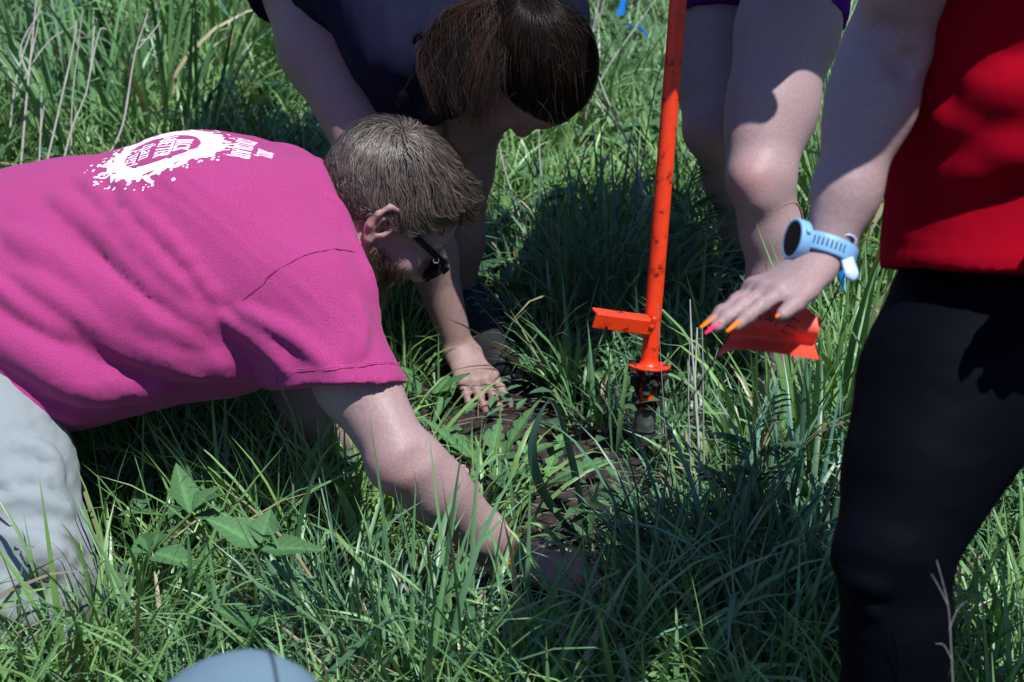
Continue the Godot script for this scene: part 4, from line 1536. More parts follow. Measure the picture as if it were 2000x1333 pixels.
	cap_hair.cap(at * Vector3(0, 0.0, -0.09), at * Vector3(0, -0.16, -0.13), 0.05, 0.02, 0.05)
	cap_hair.cut(at * Vector3(0, -0.02, 0.03), at * Vector3(0, -0.02, 0.2), 0.2, 0.2, 0.02)
	var hair := Net.new()
	hair.paint = func(_p: Vector3, _n: Vector3) -> Color: return Color(0.05, 0.03, 0.02)
	weave_all(cap_hair, 0.01, hair)
	part("hair", hair.mesh(), M.dark_hair, who)
	shoe(who, Vector3(0.4429, 0.0481, -2.9089), Vector3(0.3826, 0.0573, -2.7477), M.black_plastic, Color.BLACK)
	# the trailing foot wears a blue-grey sock
	var s := Field.new()
	s.chain([Vector3(0.4289, 0.1464, -3.3520), Vector3(0.4424, 0.0967, -3.3675), Vector3(0.4449, 0.0480, -3.3503)], [0.044, 0.041, 0.043], 0.02)
	var ribs := noise(72, 40.0, 2)
	s.warp = func(p: Vector3) -> float: return ribs.get_noise_3dv(p * Vector3(0.4, 2.0, 0.4)) * 0.004
	var sock := Net.new()
	sock.paint = func(_p: Vector3, _n: Vector3) -> Color: return Color(0.62, 0.7, 0.72)
	weave_all(s, 0.007, sock)
	part("sock", sock.mesh(), M.blue_denim, who)
	shoe(who, Vector3(0.4461, 0.0441, -3.3594), Vector3(0.3960, 0.0588, -3.1898), M.black_plastic, Color.BLACK)


func build_woman_in_red() -> void:
	var who := thing("person", "person in a red T-shirt and black leggings at the right edge, arm held out", "person", Vector3(0.42, 0, -1.85))
	var skin := Color(0.39, 0.292, 0.288)
	var pink := Color(0.41, 0.25, 0.235)
	var f := Field.new()
	var shoulder := Vector3(0.3976, 1.2688, -1.7569)
	var elbow := Vector3(0.3724, 0.9267, -1.9008)
	var wrist := Vector3(0.3075, 0.7627, -1.7912)
	f.chain([shoulder, shoulder.lerp(elbow, 0.5), elbow + Vector3(0.0060, 0.0272, -0.0127)], [0.050, 0.046, 0.040], 0.03)
	f.chain([elbow, elbow.lerp(wrist, 0.25), elbow.lerp(wrist, 0.7), wrist], [0.039, 0.0375, 0.0285, 0.0225], 0.03, Vector3(0.3000, 0.4921, 0.8187), 1.08)
	f.cap(elbow.lerp(wrist, 0.05) + Vector3(-0.0150, 0.0000, 0.0000), elbow.lerp(wrist, 0.4) + Vector3(-0.0100, 0.0000, 0.0000), 0.028, 0.025, 0.03)
	f.ball(elbow + Vector3(0.0120, 0.0074, 0.0230), 0.018, 0.02)
	f.cut(Vector3(0.3531, 0.9596, -1.8643), Vector3(0.3561, 0.9623, -1.8655), 0.004, 0.004, 0.03, false)
	f.cut(Vector3(0.3766, 0.9316, -1.8557), Vector3(0.3809, 0.9337, -1.8588), 0.004, 0.004, 0.026, false)
	var along := Vector3(-0.7700, -0.1548, 0.5908)
	var tips := hand(f, wrist + Vector3(-0.0080, -0.0091, 0.0042), along, Vector3(-0.3200, 0.9171, -0.1297), Vector3(0.5200, 0.3048, 0.7957), 0.158, [[0.05, 0.10, 0.05], [0.02, 0.12, 0.08], [0.0, 0.12, 0.08], [0.10, 0.2, 0.15]], 0.015, Vector3(0.86, 0.40, -0.06), 0.12)
	var pores := noise(81, 70.0, 2)
	f.warp = func(p: Vector3) -> float: return pores.get_noise_3dv(p) * 0.0004
	var body := Net.new()
	body.paint = tone(skin, [[elbow + Vector3(0.0120, 0.0127, 0.0272), 0.05, pink], [Vector3(0.1985, 0.7053, -1.7589), 0.05, pink]])
	weave_all(f, 0.004, body)
	var at := Transform3D(Basis(Vector3(0.7000, 0.2958, 0.6344), Vector3(-0.2500, 0.8851, -0.3024), Vector3(-0.6500, -0.0425, 0.7370)).orthonormalized(), Vector3(0.4909, 1.4812, -1.8890))
	var skull := Field.new()
	head(skull, at, 0.97)
	skull.cap(at * Vector3(0, -0.06, -0.03), Vector3(0.5054, 1.3316, -1.9296), 0.05, 0.06, 0.03)
	var left_arm := Field.new()
	left_arm.chain([Vector3(0.5920, 1.2510, -1.8921), Vector3(0.6139, 1.0325, -1.8564), Vector3(0.5661, 0.8805, -1.7524)], [0.050, 0.040, 0.0235], 0.03)
	hand(left_arm, Vector3(0.5661, 0.8805, -1.7524), Vector3(-0.2500, -0.8399, 0.4468), Vector3(0.3500, 0.3930, 0.8429), Vector3(-0.9000, 0.3080, 0.1874), 0.165, [[0.2, 0.35, 0.25], [0.25, 0.4, 0.3], [0.3, 0.4, 0.3], [0.35, 0.45, 0.3]], 0.03, Vector3(0.8, 0.45, 0.0), 0.15)
	weave_all(left_arm, 0.006, body)
	weave_all(skull, 0.008, body)
	part("body", body.mesh(), M.skin, who)
	# long pointed nails
	for i in 5:
		if i == 3:
			continue
		var n := Net.new()
		var tip: Vector3 = tips[i][0]
		var dir: Vector3 = tips[i][1]
		var up: Vector3 = tips[i][2]
		var side := dir.cross(up).normalized()
		var r := 0.0050
		for row in 6:
			var t := row / 5.0
			var w := r * (1.0 - 0.12 * t) * (1.0 - pow(t, 2.2)) + 0.0004
			for k in 5:
				var x := (k - 2) * 0.5
				n.v.append(tip + dir * (-0.009 + 0.018 * t) + up * (0.0047 * (1.0 - x * x * 0.40) - 0.0008 * t) + side * x * w)
				n.nm.append((up + side * x * 0.7).normalized())
				if row and k:
					var q := n.v.size() - 1
					n.ix.append_array(PackedInt32Array([q, q - 5, q - 1, q - 5, q - 6, q - 1]))
		part("fingernail", n.mesh(), M.pink_nail if i == 1 else M.orange_nail, who)
	# T-shirt
	var tee := Field.new()
	var waist := Vector3(0.5481, 0.7331, -1.9595)
	tee.chain([Vector3(0.5348, 0.6629, -1.9047), waist, Vector3(0.5243, 0.8985, -2.0035), Vector3(0.5365, 1.1287, -1.9785), Vector3(0.5217, 1.2442, -1.9440)], [0.156, 0.146, 0.150, 0.168, 0.15], 0.06, Vector3(0.6000, 0.3381, 0.7250), 1.12)
	tee.cap(Vector3(0.5217, 1.2442, -1.9440), Vector3(0.4043, 1.2793, -1.7728), 0.10, 0.085, 0.05)
	tee.cap(Vector3(0.5217, 1.2442, -1.9440), Vector3(0.5897, 1.2553, -1.8940), 0.10, 0.07, 0.05)
	tee.cap(Vector3(0.3998, 1.2728, -1.7587), Vector3(0.3957, 1.1489, -1.8224), 0.085, 0.075, 0.04)
	var hem_dir := Vector3(-0.0200, -0.9232, 0.3864).normalized()
	var hem_mid := Vector3(0.5402, 0.6871, -1.9160)
	tee.cut(hem_mid, hem_mid + hem_dir * 0.5, 0.5, 0.5, 0.003)
	for c in [[Vector3(0.4503, 0.8605, -1.8975), Vector3(0.4724, 0.8717, -1.8752), Vector3(0.5064, 0.8761, -1.8606), Vector3(0.5443, 0.8779, -1.8725)], [Vector3(0.4711, 0.8816, -1.8853), Vector3(0.4889, 0.8985, -1.8821), Vector3(0.5141, 0.9213, -1.8928)], [Vector3(0.4401, 0.8058, -1.8720), Vector3(0.4635, 0.8265, -1.8596), Vector3(0.4914, 0.8515, -1.8492), Vector3(0.5315, 0.8597, -1.8530)]]:
		tee.crease(c, 0.012, 0.4, 0.03)
	var rumple := noise(82, 9.0, 3)
	var fine := noise(83, 45.0, 2)
	tee.warp = func(p: Vector3) -> float:
		var q := p * Vector3(0.8, 1.5, 0.8)
		var v := rumple.get_noise_3dv(q) * 0.004 + fine.get_noise_3dv(p) * 0.0007
		var h := (p - hem_mid).dot(hem_dir)
		if h > -0.03:
			v += 0.0016 * smoothstep(0.0022, 0.0, absf(h + 0.019)) - 0.001 * smoothstep(-0.019, -0.017, h)
		return v
	var shirt := Net.new()
	shirt.paint = func(_p: Vector3, _n: Vector3) -> Color: return Color.WHITE
	weave_all(tee, 0.0065, shirt)
	part("t_shirt", shirt.mesh(), M.red, who)
	# leggings
	var legs := Field.new()
	var knee := Vector3(0.3809, 0.4773, -1.7023)
	legs.cap(Vector3(0.5641, 0.7222, -1.9875), Vector3(0.5587, 0.6527, -1.9551), 0.115, 0.12, 0.05)
	legs.chain([Vector3(0.4814, 0.6483, -1.8979), Vector3(0.4459, 0.5934, -1.8281), Vector3(0.4088, 0.5319, -1.7553), knee], [0.088, 0.082, 0.066, 0.053], 0.05)
	legs.cap(Vector3(0.5426, 0.6311, -1.9230), Vector3(0.4593, 0.5695, -1.8059), 0.085, 0.056, 0.06)
	legs.ball(Vector3(0.3469, 0.4831, -1.6829), 0.028, 0.03)
	legs.chain([knee, Vector3(0.3838, 0.4004, -1.6775), Vector3(0.3816, 0.3036, -1.6488), Vector3(0.3795, 0.1112, -1.6143)], [0.0515, 0.050, 0.054, 0.036], 0.03)
	legs.chain([Vector3(0.6054, 0.6408, -1.9826), Vector3(0.6392, 0.3993, -1.9141), Vector3(0.7038, -0.0260, -1.8262)], [0.09, 0.055, 0.037], 0.05)
	legs.crease([Vector3(0.3249, 0.4444, -1.6593), Vector3(0.3383, 0.4480, -1.6445), Vector3(0.3548, 0.4417, -1.6360)], 0.006, 0.4, 0.01)
	legs.crease([Vector3(0.3309, 0.4698, -1.6712), Vector3(0.3433, 0.4687, -1.6541), Vector3(0.3613, 0.4696, -1.6435)], 0.006, 0.6, 0.014)
	var knit := noise(84, 30.0, 3)
	legs.warp = func(p: Vector3) -> float: return knit.get_noise_3dv(p * Vector3(0.5, 1.5, 0.5)) * 0.0016
	var leggings := Net.new()
	leggings.paint = func(_p: Vector3, _n: Vector3) -> Color: return Color.WHITE
	weave_all(legs, 0.0065, leggings)
	cover(leggings)
	part("leggings", leggings.mesh(), M.black, who)
	var cap_hair := Field.new()
	cap_hair.ball(at * Vector3(0, 0.02, -0.025), 0.106, 0.02)
	cap_hair.cap(at * Vector3(0, 0.0, -0.07), at * Vector3(0, -0.2, -0.1), 0.07, 0.05, 0.05)
	cap_hair.cut(at * Vector3(0, -0.02, 0.03), at * Vector3(0, -0.02, 0.2), 0.2, 0.2, 0.02)
	var hair := Net.new()
	hair.paint = func(_p: Vector3, _n: Vector3) -> Color: return Color(0.06, 0.035, 0.02)
	weave_all(cap_hair, 0.01, hair)
	part("hair", hair.mesh(), M.dark_hair, who)
	shoe(who, Vector3(0.3803, 0.0900, -1.6155), Vector3(0.3291, 0.1031, -1.5554), M.black_plastic, Color.BLACK)
	shoe(who, Vector3(0.7068, -0.0434, -1.8291), Vector3(0.6392, -0.0006, -1.7277), M.black_plastic, Color.BLACK)
	build_watch(elbow, wrist)


func build_watch(elbow: Vector3, wrist: Vector3) -> void:
	var o := thing("smartwatch", "light blue sports watch with a round black face on the outstretched arm", "watch", wrist)
	var fore := (wrist - elbow).normalized()
	var face := Vector3(-0.9200, 0.3207, 0.2146).normalized()
	var up := (-fore - face * face.dot(-fore)).normalized()
	var axis := face.cross(up).normalized().cross(face).normalized()
	var mid := Vector3(0.2703, 0.7775, -1.7838)
	var wide := face.cross(axis).normalized()
	var body := Net.new()
	var rows := [[-0.0135, 0.0165], [-0.012, 0.0198], [-0.002, 0.0205], [-0.0005, 0.0200], [0.0, 0.0182], [-0.0008, 0.0176]]
	lathe(body, mid, face, axis, rows, 48)
	var shell := part("case", body.mesh(), M.watch_blue, o)
	var screen := Net.new()
	lathe(screen, mid, face, axis, [[-0.0009, 0.0180], [-0.0004, 0.0172], [-0.0004, 0.0]], 48)
	part("screen", screen.mesh(), M.lens, o)
	for i in 4:       # side buttons
		var b := Net.new()
		var a: float = [0.35, 0.0, -0.35, 2.8][i]
		var d := wide * cos(a) + axis * sin(a)
		lathe(b, mid - face * 0.0065 + d * 0.0225, d, face, [[-0.003, 0.0026], [0.0, 0.0026], [0.0004, 0.002], [0.0004, 0.0]], 14)
		part("button", b.mesh(), M.watch_blue, shell)
	# the strap runs round the wrist with a row of slots, its end hangs free beyond the keeper
	var centre := Vector3(0.3065, 0.7663, -1.7929)
	var e1 := (Vector3(-0.8600, -0.1113, 0.4712) - fore * Vector3(-0.8600, -0.1113, 0.4712).dot(fore)).normalized()
	var e2 := fore.cross(e1).normalized()
	if e2.dot(Vector3(0.0000, 0.4226, 0.9063)) < 0.0:
		e2 = -e2
	var strap := Net.new()
	var slots := Net.new()
	var path := []
	for i in 57:
		var a := i / 56.0 * TAU
		path.append(centre + fore * 0.004 + e1 * cos(a) * 0.0290 + e2 * sin(a) * 0.0270)
	band(strap, path, fore, 0.0092, 0.0024, centre)
	for i in 8:
		var a := 0.62 + i * 0.145
		var p := centre + fore * 0.004 + e1 * cos(a) * 0.0313 + e2 * sin(a) * 0.0293
		var nrm := (e1 * cos(a) + e2 * sin(a)).normalized()
		var tang := (-e1 * sin(a) + e2 * cos(a)).normalized()
		box_net(slots, Transform3D(Basis(tang, nrm, tang.cross(nrm)), p), Vector3(0.0016, 0.0008, 0.0085), 0.0003)
	var s := part("strap", strap.mesh(), M.watch_blue, o)
	part("slot", slots.mesh(), plain(Color(0.05, 0.07, 0.1), 0.8), s)
	var keeper := Net.new()
	var at_end := Vector3(0.3217, 0.7728, -1.7849)
	var ring := []
	for i in 17:
		var a := i * TAU / 16
		ring.append(at_end + Vector3(1.0000, 0.0000, 0.0000) * cos(a) * 0.0075 + Vector3(0.0000, 0.9063, -0.4226) * sin(a) * 0.005)
	band(keeper, ring, Vector3(0.2000, 0.5827, 0.7765).normalized(), 0.009, 0.002, at_end)
	part("keeper", keeper.mesh(), M.watch_pale, o)
	var tail := Field.new()
	tail.cap(at_end + Vector3(-0.0010, -0.0036, 0.0017), Vector3(0.3253, 0.7537, -1.7539), 0.0072, 0.0082, 0.004, Vector3(0.3500, 0.4837, 0.8006), 2.6)
	var free := Net.new()
	weave_all(tail, 0.002, free)
	part("strap_end", free.mesh(), M.watch_pale, o)


func lathe(net: Net, mid: Vector3, axis: Vector3, ref: Vector3, rows: Array, sides: int) -> void:
	var other := axis.cross(ref).normalized()
	var first := net.v.size()
	for j in rows.size():
		for i in sides:
			var a := TAU * i / sides
			var d := ref * cos(a) + other * sin(a)
			net.v.append(mid + axis * rows[j][0] + d * rows[j][1])
			var t0: Array = rows[maxi(j - 1, 0)]
			var t1: Array = rows[mini(j + 1, rows.size() - 1)]
			net.nm.append((d * (t1[0] - t0[0]) - axis * (t1[1] - t0[1]) + d * 1e-6).normalized())
			net.c.append(Color.WHITE)
			if j:
				var p := first + (j - 1) * sides + i
				var q := first + (j - 1) * sides + (i + 1) % sides
				net.ix.append_array(PackedInt32Array([p, p + sides, q, q, p + sides, q + sides]))


func band(net: Net, path: Array, across: Vector3, half: float, thick: float, centre: Vector3) -> void:    # a strap of rectangular section along a path
	var rows := path.size()
	for i in rows:
		var p: Vector3 = path[i]
		var out := (p - centre)
		out = (out - across * out.dot(across)).normalized()
		for k in 4:
			net.v.append(p + across * half * [-1.0, -0.86, 0.86, 1.0][k] + out * [0.0, thick, thick, 0.0][k])
			net.nm.append((out + across * [-1.2, -0.2, 0.2, 1.2][k]).normalized())
			net.c.append(Color.WHITE)
			if i and k:
				var q := net.v.size() - 1
				net.ix.append_array(PackedInt32Array([q, q - 4, q - 1, q - 4, q - 5, q - 1]))


func build_crouching_person() -> void:
	var who := thing("person", "person crouching at the bottom edge, only a pale blue denim knee in view", "person", Vector3(-0.25, 0, -0.8))
	var knee := Vector3(-0.2013, 0.5904, -1.2309)
	var j := Field.new()
	j.ball(knee, 0.060, 0.05)
	j.cap(knee, Vector3(-0.26, 0.50, -0.68), 0.062, 0.095, 0.04)
	j.cap(knee + Vector3(0.0000, -0.0272, 0.0127), Vector3(-0.21, 0.10, -1.02), 0.062, 0.045, 0.04)
	j.cap(knee + Vector3(-0.0550, -0.0097, 0.0266), knee + Vector3(-0.1200, 0.0573, 0.1939), 0.04, 0.06, 0.05)
	j.cap(Vector3(-0.48, 0.40, -0.98), Vector3(-0.40, 0.46, -0.66), 0.068, 0.1, 0.04)
	j.cap(Vector3(-0.48, 0.40, -0.98), Vector3(-0.48, 0.08, -0.85), 0.06, 0.045, 0.04)
	j.ball(Vector3(-0.33, 0.46, -0.60), 0.15, 0.08)
	var rumple := noise(86, 12.0, 3)
	j.warp = func(p: Vector3) -> float: return rumple.get_noise_3dv(p) * 0.004
	var denim := Net.new()
	denim.paint = func(_p: Vector3, _n: Vector3) -> Color: return Color.WHITE
	weave_all(j, 0.008, denim)
	var legwear := part("jeans", denim.mesh(), M.blue_denim, who)
	thread(j, legwear, "side_seam", [knee + Vector3(0.0300, 0.0344, 0.0502), knee + Vector3(0.0200, 0.0538, -0.0030), knee + Vector3(0.0000, 0.0239, -0.0553)], 0.0014, plain(Color(0.2, 0.26, 0.32), 0.9))
	shoe(who, Vector3(-0.21, 0.08, -1.0), Vector3(-0.2, 0.03, -1.25), M.black_plastic, Color.BLACK)
	shoe(who, Vector3(-0.48, 0.08, -0.83), Vector3(-0.48, 0.03, -1.05), M.black_plastic, Color.BLACK)


func build_planter() -> void:
	var low_end := Vector3(0.2150, 0.1462, -2.8112)
	var high := Vector3(0.2507, 0.6981, -2.9362)
	var dir := (high - low_end).normalized()
	var o := thing("bulb_planter", "orange steel bulb planter with foot peg and muddy steel tip, held upright", "tool", low_end)
	var side := dir.cross(Vector3(0.0000, 0.4226, 0.9063)).normalized()
	var paint := relief(triplanar(plain(Color(0.95, 0.25, 0.09), 0.42), 6.0), bump_picture(91, 0.03, 256, 4), 0.02)
	paint.albedo_texture = chipped(92)
	var shaft := Net.new()
	var top := low_end + dir * 0.86
	lathe(shaft, low_end, dir, side, [[0.002, 0.0175], [0.005, 0.0150], [0.009, 0.0137], [0.014, 0.0132], [0.3, 0.0132], [0.6, 0.0132], [0.86, 0.0132]], 40)
	part("shaft", shaft.mesh(), paint, o)
	var plate := Net.new()
	lathe(plate, low_end, dir, side, [[-0.003, 0.0], [-0.003, 0.0315], [-0.002, 0.0332], [0.001, 0.0334], [0.002, 0.0322], [0.0022, 0.0]], 56)
	part("flange", plate.mesh(), paint, o)
	var bar := Net.new()
	var grip := side
	for s in [-1.0, 1.0]:
		tube(bar, [top, top + grip * 0.08 * s, top + grip * 0.15 * s], [0.0125, 0.0125, 0.0122], 20)
	part("handle", bar.mesh(), paint, o)
	# foot peg: a length of angle iron welded to the shaft
	var peg := Net.new()
	var root := Vector3(0.2142, 0.2282, -2.8109)
	var end := Vector3(0.1253, 0.2553, -2.7794)
	var along := (end - root).normalized()
	var upward := (Vector3(0.0500, 0.9932, 0.0003) - along * along.dot(Vector3(0.0500, 0.9932, 0.0003))).normalized()
	var out := along.cross(upward).normalized()
	if out.dot(Vector3(0.0000, 0.4226, 0.9063)) < 0.0:
		out = -out
	var long := (end - root).length()
	var mid := (root + end) * 0.5
	var fr := Basis(along, upward, along.cross(upward))
	box_net(peg, Transform3D(fr, mid + out * 0.001), Vector3(long, 0.004, 0.021), 0.0014)
	box_net(peg, Transform3D(fr, mid + out * 0.0105 - upward * 0.0118), Vector3(long, 0.0245, 0.004), 0.0014)
	part("foot_peg", peg.mesh(), paint, o)
	var weld := Field.new()
	weld.chain([root + out * 0.012 + upward * 0.004, root + out * 0.013 - upward * 0.008, root + out * 0.012 - upward * 0.022], [0.005, 0.0042, 0.0035], 0.004)
	var lumps := noise(93, 180.0, 2)
	weld.warp = func(p: Vector3) -> float: return lumps.get_noise_3dv(p) * 0.0012
	var bead := Net.new()
	weave_all(weld, 0.002, bead)
	part("weld", bead.mesh(), paint, o)
	var core := Net.new()
	lathe(core, low_end, -dir, side, [[0.003, 0.016], [0.07, 0.0155]], 32)
	part("core_tube", core.mesh(), paint, o)
	var steel := plain(Color(0.50, 0.54, 0.54), 0.45)
	steel.metallic = 0.25
	steel.albedo_texture = noise_picture(94, 0.02, Color(0.45, 0.42, 0.4), Color(1, 1, 1), 256, 4)
	triplanar(steel, 8.0)
	var tip := Net.new()
	lathe(tip, low_end - dir * 0.068, -dir, side, [[0.0, 0.0165], [0.002, 0.0175], [0.036, 0.0168], [0.0365, 0.014], [0.066, 0.0125], [0.067, 0.0]], 36)
	part("steel_tip", tip.mesh(), steel, o)
	# wet soil stuck under the plate, on the core and on the plate
	var soil := Field.new()
	var rng := RandomNumberGenerator.new()
	rng.seed = 9
	for i in 120:
		var a := rng.randf() * TAU
		var h := rng.randf_range(0.004, 0.070)
		if h > 0.03 and h < 0.052 and rng.randf() < 0.72:
			continue
		var spread := 0.030 if h < 0.012 else (0.022 if h < 0.028 else 0.0165)
		var d := side * cos(a) + dir.cross(side) * sin(a)
		soil.ball(low_end - dir * h + d * spread * rng.randf_range(0.75, 1.0), rng.randf_range(0.004, 0.0085), 0.004)
	for i in 14:
		soil.ball(low_end + dir * 0.003 - Vector3(1.0000, 0.0000, 0.0000) * rng.randf_range(0.014, 0.029) + Vector3(0.0000, 0.4226, 0.9063) * rng.randf_range(-0.012, 0.006), rng.randf_range(0.002, 0.005), 0.003)
	soil.ball(low_end + dir * 0.002 + Vector3(0.0260, -0.0008, -0.0018), 0.0026, 0.003)
	var crumbs := noise(95, 140.0, 3)
	soil.warp = func(p: Vector3) -> float: return crumbs.get_noise_3dv(p) * 0.0038
	var mud := Net.new()
	weave_all(soil, 0.002, mud)
	part("mud", mud.mesh(), M.soil, o)


func chipped(seed_: int) -> NoiseTexture2D:     # paint with dark specks where it is knocked off
	var t := NoiseTexture2D.new()
	t.width = 512
	t.height = 512
	t.seamless = true
	t.noise = noise(seed_, 0.013, 6)
	var g := Gradient.new()
	g.offsets = PackedFloat32Array([0.0, 0.175, 0.20, 0.5, 0.84, 1.0])
	g.colors = PackedColorArray([Color(0.22, 0.2, 0.2), Color(0.3, 0.27, 0.27), Color(0.93, 0.9, 0.88), Color(1, 1, 1), Color(1, 1.0, 1.0), Color(0.86, 0.84, 0.84)])
	t.color_ramp = g
	return t


func build_flag() -> void:
	var grid := [
		[Vector3(0.2254, 0.7033, -1.7878), Vector3(0.2471, 0.7071, -1.7940), Vector3(0.2753, 0.7096, -1.7908), Vector3(0.3044, 0.6948, -1.7761)],
		[Vector3(0.2185, 0.6938, -1.7745), Vector3(0.2413, 0.6904, -1.7796), Vector3(0.2709, 0.6884, -1.7742), Vector3(0.3001, 0.6855, -1.7663)],
		[Vector3(0.2112, 0.6784, -1.7696), Vector3(0.2371, 0.6729, -1.7791), Vector3(0.2674, 0.6692, -1.7774), Vector3(0.2979, 0.6691, -1.7718)],
		[Vector3(0.1995, 0.6663, -1.7518), Vector3(0.2187, 0.6752, -1.7482), Vector3(0.2535, 0.6729, -1.7472), Vector3(0.2993, 0.6649, -1.7478)]]
	var o := thing("marking_flag", "orange plastic marking flag with black handwriting, held in a hand on its wire", "flag", grid[3][0])
	var at := func(u: float, v: float) -> Vector3:
		var col := []
		var k := minf(u * 3.0, 2.999)
		var n := int(k)
		for row in grid:
			col.append((row[n] as Vector3).cubic_interpolate(row[n + 1], row[maxi(n - 1, 0)], row[mini(n + 2, 3)], k - n))
		k = minf(v * 3.0, 2.999)
		n = int(k)
		return (col[n] as Vector3).cubic_interpolate(col[n + 1], col[maxi(n - 1, 0)], col[mini(n + 2, 3)], k - n)
	var net := Net.new()
	var size := 28
	for face in 2:
		var first := net.v.size()
		for j in size + 1:
			for i in size + 1:
				var u := i / float(size)
				var v := j / float(size)
				var p: Vector3 = at.call(u, v)
				var nn: Vector3 = (at.call(minf(u + 0.01, 1), v) - at.call(maxf(u - 0.01, 0), v)).cross(at.call(u, minf(v + 0.01, 1)) - at.call(u, maxf(v - 0.01, 0))).normalized()
				if nn.dot(Vector3(0.0000, 0.4226, 0.9063)) < 0.0:
					nn = -nn
				if face:
					nn = -nn
				net.v.append(p + nn * 0.0002)
				net.nm.append(nn)
				if i and j:
					var q := net.v.size() - 1
					var r := q - size - 1
					net.ix.append_array(PackedInt32Array([q, q - 1, r, r, q - 1, r - 1] if face else [q, r, q - 1, r, r - 1, q - 1]))
	var m := plain(Color(1.0, 0.35, 0.26), 0.5)
	m.backlight_enabled = true
	m.backlight = Color(0.6, 0.55, 0.5)
	m.albedo_texture = noise_picture(97, 0.03, Color(0.9, 0.88, 0.88), Color(1, 1, 1), 256, 4)
	triplanar(m, 7.0)
	var sheet := part("sheet", net.mesh(), m, o)
	var ink := Net.new()
	var strokes := [
		[Vector3(0.2325, 0.7052, -1.7699), Vector3(0.2389, 0.7034, -1.7691)], [Vector3(0.2335, 0.7007, -1.7678), Vector3(0.2340, 0.7000, -1.7675)],
		[Vector3(0.2449, 0.7097, -1.7720), Vector3(0.2394, 0.7007, -1.7678)], [Vector3(0.2449, 0.7097, -1.7720), Vector3(0.2494, 0.7097, -1.7720), Vector3(0.2474, 0.7052, -1.7699), Vector3(0.2434, 0.7039, -1.7693)], [Vector3(0.2444, 0.7043, -1.7695), Vector3(0.2439, 0.6980, -1.7666)],
		[Vector3(0.2479, 0.6984, -1.7668), Vector3(0.2534, 0.7084, -1.7714), Vector3(0.2534, 0.6984, -1.7668)],
		[Vector3(0.2509, 0.7002, -1.7676), Vector3(0.2529, 0.6980, -1.7666), Vector3(0.2554, 0.6984, -1.7668), Vector3(0.2574, 0.7030, -1.7689), Vector3(0.2594, 0.7075, -1.7710)],
		[Vector3(0.2664, 0.7061, -1.7704), Vector3(0.2574, 0.6935, -1.7645)], [Vector3(0.2649, 0.7070, -1.7708), Vector3(0.2694, 0.7070, -1.7708), Vector3(0.2729, 0.7043, -1.7695), Vector3(0.2714, 0.6984, -1.7668), Vector3(0.2629, 0.6971, -1.7661)],
		[Vector3(0.2759, 0.7011, -1.7680), Vector3(0.2649, 0.6885, -1.7621)], [Vector3(0.2754, 0.7011, -1.7680), Vector3(0.2813, 0.6975, -1.7664)], [Vector3(0.2709, 0.6939, -1.7647), Vector3(0.2784, 0.6907, -1.7632)], [Vector3(0.2649, 0.6885, -1.7621), Vector3(0.2764, 0.6853, -1.7607)]]
	for s in strokes:
		var on := []
		var fat := []
		for i in s.size() - 1:
			for j in 5:
				on.append((s[i] as Vector3).lerp(s[i + 1], j / 4.0))
		for i in on.size():
			var best := 1e9
			var hit := Vector3.ZERO
			for a in 61:
				for b in 41:
					var p: Vector3 = at.call(0.1 + a / 75.0, b / 55.0)
					var off: Vector3 = p - on[i]
					off -= Vector3(0.0000, 0.4226, 0.9063) * off.dot(Vector3(0.0000, 0.4226, 0.9063))
					if off.length_squared() < best:
						best = off.length_squared()
						hit = p
			on[i] = hit + Vector3(0.0000, 0.0002, 0.0004)
			fat.append(0.0005)
		tube(ink, on, fat, 5)
	part("handwriting", ink.mesh(), plain(Color(0.03, 0.03, 0.035), 0.6), sheet)
	var wire := Net.new()
	tube(wire, [Vector3(0.1165, 0.3082, -2.0482), Vector3(0.1655, 0.4513, -1.9605), Vector3(0.1999, 0.6646, -1.7554), Vector3(0.2171, 0.6863, -1.7766), Vector3(0.2270, 0.6999, -1.7917)], [0.0009, 0.0009, 0.0009, 0.0009, 0.0009], 6)
	part("wire", wire.mesh(), plain(Color(0.03, 0.03, 0.03), 0.5), o)


var rough := FastNoiseLite.new()


func ground_height(x: float, z: float) -> float:
	return rough.get_noise_2d(x, z) * 0.018 - 0.006


func build_ground() -> void:
	rough = noise(101, 3.5, 4)
	M.soil = plain(Color.WHITE, 0.92)
	M.soil.albedo_texture = noise_picture(102, 0.02, Color(0.10, 0.08, 0.072), Color(0.28, 0.245, 0.225), 1024, 6)
	relief(M.soil, bump_picture(103, 0.03, 1024, 6), 1.2)
	triplanar(M.soil, 1.6)
	var net := Net.new()
	var n := 230
	for j in n + 1:
		for i in n + 1:
			var a := i / float(n) * 2.0 - 1.0
			var b := j / float(n) * 2.0 - 1.0
			var x := a * 2.2 + 45.0 * pow(a, 7.0)
			var z := -3.6 + b * 2.6 + 45.0 * pow(b, 7.0)
			var e := 0.04
			net.v.append(Vector3(x, ground_height(x, z), z))
			net.nm.append(Vector3(ground_height(x - e, z) - ground_height(x + e, z), 2 * e, ground_height(x, z - e) - ground_height(x, z + e)).normalized())
			if i and j:
				var q := net.v.size() - 1
				var r := q - n - 1
				net.ix.append_array(PackedInt32Array([q, q - 1, r, r, q - 1, r - 1]))
	var o := MeshInstance3D.new()
	o.name = named("ground")
	o.mesh = net.mesh()
	o.material_override = M.soil
	add_child(o)
	tag(o, "bare dark soil of the meadow under the grass", "ground", "", "structure")


